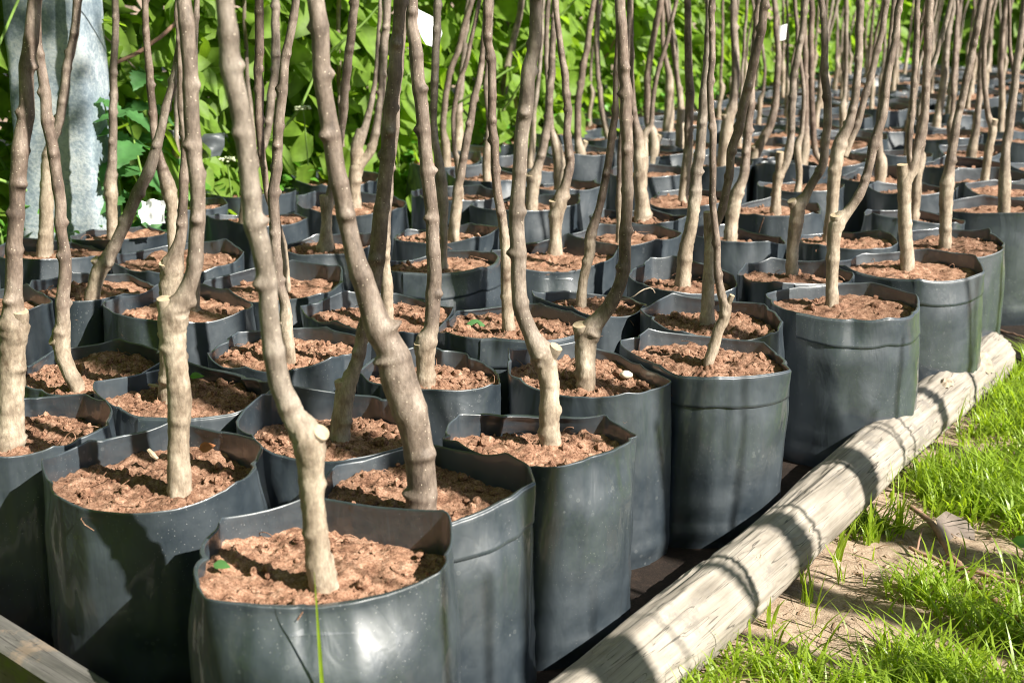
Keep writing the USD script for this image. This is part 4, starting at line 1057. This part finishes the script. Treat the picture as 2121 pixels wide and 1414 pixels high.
# unseen shrubs added to show green in the bags and cut sky light
for i, (x, y, hh) in enumerate(((-2.3, 1.1, 1.9), (-2.7, -.3, 2.4), (-2.2, -1.8, 2.6), (-.8, -2.6, 2.7), (.7, -3.0, 2.7), (1.42, -.78, 2.3))):  # the last one is added to shade the ground in front
    rng = np.random.default_rng(700 + i)
    t = thing('tall_shrub', 'tall leafy shrub added out of view for green reflections and shade', 'shrub', (x, y, 0), 'shrubs added out of view')
    n = 900
    a, r = rng.uniform(0, 6.28, n), (.85 if x < 1 else .58) * np.sqrt(rng.random(n))
    P = np.column_stack([r * np.cos(a), r * np.sin(a), .05 + (hh - .05) * rng.random(n)])
    N = unit(np.array([-x, 2 - y, 1.6]) * .5 + rng.standard_normal((n, 3)))
    V, F = place_leaves(TPL_LOW, P, N, unit(rng.standard_normal((n, 3)) - [0, 0, .6]), .17 * rng.uniform(.6, 1.3, n))
    obj('foliage', (V.reshape(-1, 3), F.reshape(-1, 3)), M_LEAF, t, kind='stuff')
    obj('stem', tube(*smooth_path(np.array([[0, 0, 0], [.03, .02, hh * .5], [0, .05, hh * .9]]), [.025, .018, .006], .06)[:2], 8), M_TWIG, t)

# unseen trees added so that their crowns over the bed block sky light
for i, (u, w, hh, rr) in enumerate(((-1.6, LOG_W - 4.2, 5.2, 2.6), (1.3, LOG_W - 4.0, 5.0, 2.7), (4.2, LOG_W - 4.2, 5.6, 2.8), (7.6, LOG_W - 4.4, 6.0, 3.0), (-3.6, LOG_W - 1.6, 5.4, 2.8), (11.0, LOG_W - 4.4, 6.0, 3.0))):
    rng = np.random.default_rng(820 + i)
    b = uw(u, w)
    t = thing('overhanging_tree', 'tall leafy tree added out of view, its crown blocking sky light', 'tree', b, 'trees added to block the sky')
    path = np.array([[0, 0, 0], [.1 * WD[0], .1 * WD[1], 1.5], [.5 * WD[0], .5 * WD[1], 3.2], [1.0 * WD[0], 1.0 * WD[1], hh]])
    v, f = tube(*smooth_path(path, [.17, .15, .12, .05], .12)[:2], 14)
    n = len(v)
    obj('trunk', (v, f), M_BARK, t, attr=dict(rootstock=np.zeros(n), tone=np.full(n, .3), node=np.zeros(n)))
    top = path[-1] + np.r_[WD * .7, -.2]
    for j in range(6):
        e = top + unit(rng.standard_normal(3) * [1, 1, .5]) * rr * .7
        obj('limb', tube(*smooth_path(np.array([path[2], (path[2] + e) / 2 + [0, 0, .3], e]), [.07, .05, .015], .12)[:2], 8), M_TWIG, t)
    n = 1500
    d = unit(rng.standard_normal((n, 3)))
    P = top + d * (rng.random((n, 1)) ** .45) * np.array([rr, rr, rr * .55])
    P[:, 2] = np.maximum(P[:, 2], 2.9 + .5 * rng.random(n))
    V, F = place_leaves(TPL_LOW, P, unit(rng.standard_normal((n, 3)) + [0, 0, 1.3]), unit(rng.standard_normal((n, 3)) - [0, 0, .4]), .30 * rng.uniform(.6, 1.3, n))
    obj('crown', (V.reshape(-1, 3), F.reshape(-1, 3)), M_LEAF, t, kind='stuff')

# low plants along the foot of the hedge
rng = np.random.default_rng(41)
parts = []
n = 4200
u = rng.uniform(.9, 9, n)
P = np.stack([UD[0] * u + WD[0] * (HEDGE_W + rng.uniform(-.15, .14, n)), UD[1] * u, rng.random(n) ** 1.2 * .34 + .01], -1)
P[:, 1] = UD[1] * u + WD[1] * ((P[:, 0] - UD[0] * u) / WD[0])
N = unit(np.array([0, 0, 1.0]) + .5 * W3 + .6 * rng.standard_normal((n, 3)))
D = unit(rng.standard_normal((n, 3)) * [1, 1, .3])
V, F = place_leaves(TPL_LOW, P, N, D, .032 * rng.uniform(.5, 1.4, n))
obj('ground_cover', (V.reshape(-1, 3), F.reshape(-1, 3)), M_COVER, label='low bright green ground cover along the foot of the hedge', category='ground cover', kind='stuff')


def nettle(px, py, yd, h, seed, label):
    """An upright plant with pairs of saw-toothed leaves."""
    rng = np.random.default_rng(seed)
    top = at_depth(px, py, yd)
    base = np.array([top[0] + rng.uniform(-.03, .03), top[1] + .02, 0.0])
    t = thing('nettle_plant', label, 'nettle', base)
    P, R, S = smooth_path(np.array([[0, 0, 0], [.01, 0, top[2] * .5], (top - base)]), [.004, .0035, .002], .03)
    obj('stem', tube(P, R, 7), M_STEM, t)
    zs = np.linspace(.12, top[2], 7)
    for i, z in enumerate(zs):
        c = np.array([np.interp(z, P[:, 2], P[:, 0]), np.interp(z, P[:, 2], P[:, 1]), z])
        a0 = rng.uniform(0, 3.14)
        for s in (0, math.pi):
            a = a0 + s
            D = np.array([[math.cos(a), math.sin(a), -.45]])
            N = unit(np.array([[math.cos(a) * .35, math.sin(a) * .35, 1.0]]) + .4 * W3)
            V, F = place_leaves(TPL_SERR, c[None], N, D, np.array([h * rng.uniform(.8, 1.15) * (1 - .35 * i / 7)]))
            obj('leaf', (V[0], TPL_SERR[1]), M_NETTLE, t)


nettle(262, 235, 3.28, .125, 5, 'nettle with saw-toothed leaves right of the whitewashed post')
nettle(300, 150, 3.45, .12, 6, 'tall nettle behind the dark slim stem with the hooked graft')
nettle(215, 210, 3.30, .11, 7, 'nettle with leaves overlapping the edge of the whitewashed post')

# ------------------------------------------------------------------ whitewashed post
def build_post():
    l, r = at(52, 458, .29), at(212, 458, .29)
    c = (l + r) / 2 + [0, .06, 0]
    w = (r - l)[0] / 2 * 1.03
    n, rows = 48, 60
    zz = np.linspace(-.05, 1.55, rows)
    th = (np.arange(n) + .5) / n * 2 * math.pi
    e = .22
    sx = np.sign(np.cos(th)) * np.abs(np.cos(th)) ** e
    sy = np.sign(np.sin(th)) * np.abs(np.sin(th)) ** e
    V = np.zeros((rows, n, 3))
    sc = np.interp(zz, [-.05, 1.55], [1.06, .97])
    V[..., 0] = sx[None] * w * sc[:, None]
    V[..., 1] = sy[None] * .075 * sc[:, None]
    V[..., 2] = zz[:, None]
    a = -.10
    x, y = V[..., 0].copy(), V[..., 1].copy()
    V[..., 0], V[..., 1] = x * math.cos(a) - y * math.sin(a), x * math.sin(a) + y * math.cos(a)
    nz = meshkit.fbm(V * 14, 3, 71) - .5
    V[..., 0] += nz * .006
    V[..., 1] += nz * .008
    v = np.vstack([V.reshape(-1, 3), [0, 0, zz[-1]]])
    k = np.arange(n)
    f = np.vstack([tri(grid_faces(rows, n, True)), np.stack([np.full(n, rows * n), (rows - 1) * n + k, (rows - 1) * n + (k + 1) % n], 1)])
    return (v, f), np.array([c[0], c[1], 0])


pm, pc = build_post()
post = thing('whitewashed_post', 'thick pale grey whitewashed post with blue-grey stains at the upper left', 'post', pc)
obj('post_shaft', pm, M_POST, post, smooth=40)

# ------------------------------------------------------------------ grass
def blades(rng, P, h, lean, width, seg=4, curl=1.0):
    n = len(P)
    az = rng.uniform(0, 2 * math.pi, n)
    d = np.stack([np.cos(az), np.sin(az), 0 * az], -1)
    sd = np.stack([-np.sin(az), np.cos(az), 0 * az], -1)
    t = np.linspace(0, 1, seg + 1)
    out = lean * rng.uniform(.1, 1.0, n) * h
    up = h
    X = P[:, None] + d[:, None] * (out[:, None] * t ** 1.8)[..., None] + np.array([0, 0, 1.0]) * (up[:, None] * (t - .35 * np.minimum(1.2, lean * rng.uniform(.1, 1, n))[:, None] * t ** 2.5 * curl))[..., None]
    w = (width[:, None] * np.array([.75, 1.0, .85, .5, .0] if seg == 4 else np.r_[np.linspace(.8, 1, seg // 2), np.linspace(1, 0, seg + 1 - seg // 2)]))[..., None]
    tw = rng.uniform(-.5, .5, n)[:, None, None] * t[None, :, None]
    sdv = sd[:, None] * np.cos(tw) + d[:, None] * np.sin(tw)
    A, B = X - sdv * w / 2, X + sdv * w / 2
    V = np.stack([A, B], 2).reshape(n, -1, 3)
    f = []
    for i in range(seg):
        a = 2 * i
        f += [(a, a + 1, a + 3), (a, a + 3, a + 2)] if i < seg - 1 else [(a, a + 1, a + 2)]
    F = np.array(f)[None] + (np.arange(n) * V.shape[1])[:, None, None]
    used, F = np.unique(F.ravel(), return_inverse=True)
    return V.reshape(-1, 3)[used], F.reshape(-1, 3)


rng = np.random.default_rng(88)
def gauss(px, py, r):
    q = at(px, py, 0)[:2]
    return np.exp(-((P - q) ** 2).sum(1) / r ** 2)


n = 110000
u, w = rng.uniform(.6, 4.4, n), LOG_W + .045 + rng.random(n) * .95
P = u[:, None] * UD + w[:, None] * WD
den = meshkit.fbm(np.column_stack([P * 9, 0 * u]), 3, 91)
edge = np.exp(-((w - LOG_W - .11) / .06) ** 2) * .10 * sstep(1.9, 2.7, u)
bare = gauss(1960, 1160, .12) + .9 * gauss(2090, 960, .10) + gauss(1640, 1180, .08) + gauss(1700, 1270, .09) + .7 * gauss(2040, 1090, .08)
keep = rng.random(n) < sstep(.46, .60, den - .005 - .19 * bare + edge + .10 * sstep(1.9, 2.7, u) + .10 * gauss(1900, 1400, .16)) * .93 + .012
P, u, w, den = P[keep], u[keep], w[keep], den[keep]
# tufts: blades draw together round shared feet
foot = (P * 38).round() / 38
P = foot + (P - foot) * .45 + rng.normal(0, .003, P.shape)
z = ground_z(P[:, 0], P[:, 1])
h = (.018 + .058 * rng.random(len(P)) ** 1.5) * (1 + 1.1 * (den - .5)) * (1 + .15 * sstep(2.2, 3.2, u))
ga = blades(rng, np.column_stack([P, z - .004]), h, 1.35, rng.uniform(.0022, .0056, len(P)))
# a few longer blades leaning on the log
m = 420
u = rng.uniform(.75, 3.6, m)
P2 = u[:, None] * UD + (LOG_W + .05 + .05 * rng.random(m))[:, None] * WD
P2 = (P2 * 14).round() / 14 * .7 + P2 * .3
gb = blades(rng, np.column_stack([P2, 0 * u - .004]), rng.uniform(.03, .10, m), .7, rng.uniform(.002, .0045, m))
# the lawn to the left of the bed and beyond the path, outside the picture
m = 8000
P3 = np.column_stack([rng.uniform(-3.4, .9, m), rng.uniform(-1.6, 3.2, m)])
P3 = P3[((P3[:, 0] < -.75) | (P3 @ UD < .55)) & ~((P3 @ UD > .75) & (P3 @ WD > HEDGE_W - .2))]
gc = blades(rng, np.column_stack([P3, 0 * P3[:, 0]]), rng.uniform(.05, .14, len(P3)), .9, rng.uniform(.005, .011, len(P3)))
m = 2500
P4 = np.column_stack([rng.uniform(.3, 3.6, m), rng.uniform(-.8, 2.6, m)])
P4 = P4[(P4 @ WD > LOG_W + 1.0)]
gd = blades(rng, np.column_stack([P4, 0 * P4[:, 0]]), rng.uniform(.04, .10, len(P4)), .9, rng.uniform(.004, .009, len(P4)))
obj('grass', joined([ga, gb, gc, gd]), M_GRASS, smooth=True, label='patchy bright green grass beside the log and round the bed', category='grass', kind='stuff')

# straw, chips and crumbs on the bare patches
rng = np.random.default_rng(17)
m = 5200
u, w = rng.uniform(.6, 4.2, m), LOG_W + .05 + rng.random(m) * .95
P = u[:, None] * UD + w[:, None] * WD
zz = ground_z(P[:, 0], P[:, 1])
az, L = rng.uniform(0, 6.28, m), rng.uniform(.008, .045, m) * rng.uniform(.4, 1.2, m)
dd = np.stack([np.cos(az), np.sin(az), rng.uniform(-.05, .22, m)], -1)
sd = np.stack([-np.sin(az), np.cos(az), rng.uniform(-.3, .3, m)], -1) * rng.uniform(.0008, .0024, (m, 1))
A = np.column_stack([P, zz + .002])
B = A + dd * L[:, None]
V = np.stack([A - sd / 2, A + sd / 2, (A + B) / 2 + sd / 2 + [0, 0, .002], (A + B) / 2 - sd / 2 + [0, 0, .002], B], 1)
F = np.array([[0, 1, 2], [0, 2, 3], [3, 2, 4]])[None] + (np.arange(m) * 5)[:, None, None]
straw = V.reshape(-1, 3), F.reshape(-1, 3)
obj('dry_litter', straw, M_STRAW, label='dry straw and leaf litter strewn over the bare earth beside the log', category='litter', kind='stuff')
m = 3800
u, w = rng.uniform(.6, 4.2, m), LOG_W + .05 + rng.random(m) * .95
P = u[:, None] * UD + w[:, None] * WD
zz = ground_z(P[:, 0], P[:, 1])
v0, f0 = ICO[0]
S = (.0012 + .006 * rng.random(m) ** 4)
V = np.column_stack([P, zz])[:, None] + v0[None] * S[:, None, None] * rng.uniform(.6, 1.3, (m, len(v0), 1)) * [1, 1, .8]
obj('earth_crumbs', (V.reshape(-1, 3), (f0[None] + (np.arange(m) * len(v0))[:, None, None]).reshape(-1, 3)), M_GROUND, smooth=False, label='loose crumbs of pale earth on the ground beside the log', category='earth', kind='stuff')

# ------------------------------------------------------------------ small things
def single_blade():
    y0 = centre['A1'][1] - .145
    tip, mid, low = at_depth(651, 1185, y0), at_depth(659, 1300, y0), at_depth(667, 1414, y0)
    foot = np.array([low[0] + .006, y0, 0.0])
    pts = np.array([foot, low, mid, tip])
    P, _, S = smooth_path(pts, [1, 1, 1, 1], .02)
    t = S / S[-1]
    wd = .0048 * np.interp(t, [0, .3, .75, 1], [.8, 1, .8, .05])
    A = P + np.column_stack([-wd / 2, 0 * wd, 0 * wd]); B = P + np.column_stack([wd / 2, 0 * wd, 0 * wd]); C = P + np.column_stack([0 * wd, wd * .25, 0 * wd])
    return np.stack([A, C, B], 1).reshape(-1, 3), grid_faces(len(P), 3, False)


obj('grass_blade', single_blade(), M_GRASS, label='single tall green grass blade standing in front of the nearest black bag', category='grass blade')


def twig(name, pts, rad, label, matl=M_TWIG, cat='twig', seed=1):
    rng = np.random.default_rng(seed)
    P, R, S = smooth_path(np.array(pts), rad, .012)
    P = P + rng.normal(0, .0006, P.shape)
    return obj(name, tube(P, R, 8), matl, label=label, category=cat)


def gpt(px, py, z=.012):
    p = at(px, py, 0)
    p[2] = float(ground_z(p[0], p[1])) + z
    return p


twig('fallen_twig', [gpt(1880, 1078, .03), gpt(1935, 1115, .02), gpt(1975, 1165, .014), gpt(2040, 1235, .012), gpt(2110, 1290, .01)], [.004, .005, .0055, .006, .006], 'reddish brown twig lying across the grass at the lower right', seed=2)
twig('fallen_twig', [gpt(1880, 1150), gpt(1960, 1180, .014), gpt(2040, 1208), gpt(2121, 1228)], [.003, .0035, .0035, .003], 'thin straight twig crossing the thicker reddish one in the grass', seed=3)
twig('fallen_twig', [gpt(1895, 1160, .004), gpt(1908, 1128, .03)], [.0022, .0015], 'short pink twig sticking up in the grass', seed=4)
twig('fallen_twig', [gpt(1822, 1108, .01), gpt(1850, 1070, .03)], [.0014, .001], 'pale dry grass stalk leaning beside the log', M_TAN, 'stalk', 5)
twig('fallen_twig', [gpt(2060, 690, .01), gpt(2121, 715, .02)], [.003, .002], 'thin red brown twig beyond the far end of the log', seed=6)


def leaf_at(name, pos, direction, normal, size, matl, label, cat='leaf', tpl=TPL):
    V, F = place_leaves(tpl, np.array([pos], float), unit(np.array([normal], float)), unit(np.array([direction], float)), np.array([size]))
    return obj(name, (V[0], tpl[1]), matl, label=label, category=cat)


leaf_at('dead_leaf', gpt(1955, 1090, .03), (.25, -1, -.05), (.3, -.5, 1), .105, M_LITTER, 'long grey brown dead leaf lying in the grass beside the reddish twig')
leaf_at('broad_weed_leaf', gpt(2090, 1165, .03), (1, -.3, .1), (0, -.4, 1), .045, M_COVER, 'round green weed leaf at the lower right edge')
leaf_at('broad_weed_leaf', gpt(1925, 912, .045), (.9, -.4, .05), (.2, -.6, 1), .04, M_COVER, 'pale round weed leaf in the grass right of the log')
leaf_at('broad_weed_leaf', gpt(1880, 930, .05), (1, .2, .05), (.1, -.5, 1), .04, M_COVER, 'pale weed leaf touching the log among the grass')


def on_soil(px, py, dz=.006):
    return at(px, py, RIM - SOIL_DROP + dz)


leaf_at('green_leaf_scrap', on_soil(442, 1168, .010), (1, -.35,   .15), (-.2, -.5, 1), .020, M_NETTLE, 'narrow green leaf scrap on the soil of the nearest bag')
leaf_at('green_leaf_scrap', on_soil(393, 780, .01), (1, .15, .12), (0, -.6, 1), .022, M_COVER, 'green leaf scrap on the soil behind the pale front left trunk')
leaf_at('wilted_leaf', on_soil(965, 672, .014), (1, -.25, .1), (0, -.6, 1), .042, M_NETTLE, 'wilted pale green leaf on the soil of a middle bag')
leaf_at('brown_leaf', on_soil(412, 930, .018), (1, .1, .25), (-.1, -.9, .5), .022, M_RUST, 'rust brown dead leaf at the back of the green-reflecting bag')


def chip(px, py, L, a, label):
    c = on_soil(px, py, .012)
    d = np.array([math.cos(a), -.3, math.sin(a)])
    v, f = trimesh.creation.box((1, 1, 1)).vertices, trimesh.creation.box((1, 1, 1)).faces
    m = trimesh.Trimesh(np.array(v), np.array(f)).subdivide().subdivide()
    q = np.array(m.vertices)
    q = q * [L, L * .22, L * .13] * (1 - .55 * np.abs(q[:, :1])) + (meshkit.noise(q * 5, 3)[:, None] - .5) * L * .08
    T = unit(d); B = unit(np.cross([0, 0, 1], T)); Nn = np.cross(T, B)
    obj('wood_chip', (c + q[:, :1] * T + q[:, 1:2] * B + q[:, 2:] * Nn, np.array(m.faces)), M_CUT, smooth=False, label=label, category='wood chip')


twig('dry_twig', [on_soil(1572, 482, .0), on_soil(1575, 470, .02), on_soil(1582, 452, .045)], [.0016, .0016, .001], 'reddish dry twig standing in the soil right of the dark leaning whip', seed=19)
chip(316, 940, .024, -.75, 'pale splinter of wood on the soil of the green-reflecting bag')
chip(318, 798, .024, -.1, 'pale wood splinter on the soil left of the front left trunk')
chip(1594, 690, .026, .7, 'pale wood chip against the rim behind the thin forked whip')


def pebble(px, py, r, label, matl, cat='stone', seed=1):
    c = on_soil(px, py, r * .6)
    v, f = ICO[2]
    q = v * [1.1, .9, .75] * r * (1 + .5 * (meshkit.fbm(v * 1.6 + seed, 3, seed)[:, None] - .5))
    obj('stone' if cat == 'stone' else 'soil_clod', (c + q, f), matl, label=label, category=cat)


pebble(1297, 776, .009, 'pale round stone on the soil of the bag beside the fat graft', M_STONE, seed=2)
pebble(1345, 497, .017, 'round brown clod by the rim of a bag right of the middle', M_SOIL, 'soil clod', 3)
twig('dry_root', [at(1285, 620, RIM + .002), at(1318, 612, RIM + .006), at(1328, 600, RIM + .014), at(1345, 597, RIM + .014), at(1356, 606, RIM)], [.0008, .001, .001, .001, .0008], 'thin dry root curling over the rim of a bag right of the middle', M_TAN, 'root', 8)


def sheet(name, px, py, yd, sx, sy, matl, label, cat, seed, tilt=.5):
    """A crumpled scrap of film."""
    n = 18
    a, b = np.meshgrid(np.linspace(-.5, .5, n), np.linspace(-.5, .5, n))
    q = np.stack([a, b, 0 * a], -1)
    hgt = meshkit.fbm(q * 3.1 + seed, 2, seed) - .5 + .6 * np.abs(meshkit.noise(q * 4 + seed * 2, seed) - .5)
    edge = 1 + .35 * (meshkit.noise(q * 2.3 + 9 * seed, seed + 3) - .5)
    c = at_depth(px, py, yd)
    U = np.array([1, .15, 0.0]); Vv = unit(np.array([-.05, math.cos(tilt), math.sin(tilt)])); Nn = np.cross(U, Vv)
    P = c + (a * sx * edge)[..., None] * U + (b * sy * edge)[..., None] * Vv + (hgt * .035)[..., None] * Nn
    top = P.reshape(-1, 3)
    return obj(name, (top, grid_faces(n, n, False)), matl, label=label, category=cat)


sheet('white_plastic_scrap', 318, 440, centre['F4'][1] + .13, .055, .055, M_WHITE, 'crumpled white plastic scrap behind the dark sapling with the hooked graft', 'plastic scrap', 3, 1.0)
sheet('crumpled_black_plastic', 395, 305, 3.55, .17, .09, M_SHEET, 'crumpled grey black plastic sheet under the hedge behind the forked front left trunk', 'plastic sheet', 5, .7)
q = at_depth(872, 62, 4.2)
leaf_at('pale_shiny_leaf', at_depth(905, 100, 3.9), (-.5, 0, .8), W3 + [0, -.2, .3], .13, M_WHITE, 'large shining white leaf in the hedge left of the middle')  # white colour stands in for sky glare on a glossy leaf
for (px, py, yd, sx, sz, lab) in ((1618, 68, None, .030, .045, 'small white plant tag on a stem right of the middle'), (1977, 96, None, .014, .050, 'narrow white plant tag on a blurred stem at the right')):
    k = 'H14' if px < 1700 else 'H19'
    y0 = float(at(*BAGS[k][1][0][0][:2], RIM - SOIL_DROP)[1])
    c = at_depth(px, py, y0 - .02)
    n = 7
    a, b = np.meshgrid(np.linspace(-.5, .5, n), np.linspace(-.5, .5, n))
    P = np.stack([c[0] + a * sx + .12 * b * sx, c[1] - .012 * np.cos(a * 2.6) + .004 * b, c[2] + b * sz + .2 * a * sx], -1)
    Pb = P + [0, .0012, 0]
    obj('plant_tag', joined([(P.reshape(-1, 3), grid_faces(n, n, False)), (Pb.reshape(-1, 3), grid_faces(n, n, False)[:, ::-1])]), M_WHITE, label=lab, category='plant tag')

# dry canes caught in the hedge, and white flower heads
twig('dry_cane', [at_depth(236, 132, 3.4), at_depth(300, 100, 3.42), at_depth(372, 38, 3.5)], [.0045, .005, .005], 'reddish dry cane slanting across the leaves right of the post', seed=11)
twig('dry_cane', [at_depth(195, 50, 3.4), at_depth(235, 95, 3.45), at_depth(300, 160, 3.5)], [.0025, .0025, .002], 'thin pale cane crossing the reddish one right of the post', M_TAN, seed=12)
twig('green_cane', [at_depth(925, 230, 4.25), at_depth(1000, 180, 4.2), at_depth(1070, 135, 4.2)], [.004, .004, .003], 'pale green cane slanting right in the hedge left of the olive grey trunk', M_STEM, 'cane', 13)
twig('green_cane', [at_depth(1040, 230, 4.3), at_depth(1075, 180, 4.25), at_depth(1120, 90, 4.2)], [.0035, .0035, .003], 'steep pale green cane in the hedge behind the olive grey trunk', M_STEM, 'cane', 14)
twig('green_cane', [at_depth(968, 90, 4.2), at_depth(980, 40, 4.2), at_depth(994, 0, 4.2), at_depth(1004, -40, 4.2)], [.004, .004, .0035, .003], 'upright green cane in the hedge left of the slim grey stem', M_STEM, 'cane', 15)
for i, (px, py, yd, lab) in enumerate(((628, 224, 3.75, 'small cream flower head in the hedge left of the thick leaning trunk'), (470, 330, 3.65, 'small cream flower head low in the hedge above a small bag'))):
    rng = np.random.default_rng(500 + i)
    c = at_depth(px, py, yd)
    parts = []
    for j in range(46):
        a, rr = rng.uniform(0, 6.28), .022 * math.sqrt(rng.random())
        v, f = ICO[0]
        parts.append((v * [.004, .004, .002] * rng.uniform(.7, 1.3) + [c[0] + rr * math.cos(a), c[1] + rr * math.sin(a) * .6, c[2] + .008 * rng.random() - rr * .25], f))
    fl = thing('flower_head', lab, 'flower', (0, 0, 0))
    obj('petals', joined(parts), M_FLOWER, fl)
    obj('stalk', tube(*smooth_path(np.array([[c[0], c[1] + .05, c[2] - .16], [c[0], c[1] + .02, c[2] - .06], c - [0, 0, .004]]), [.002, .002, .0015], .02)[:2], 6), M_STEM, fl)
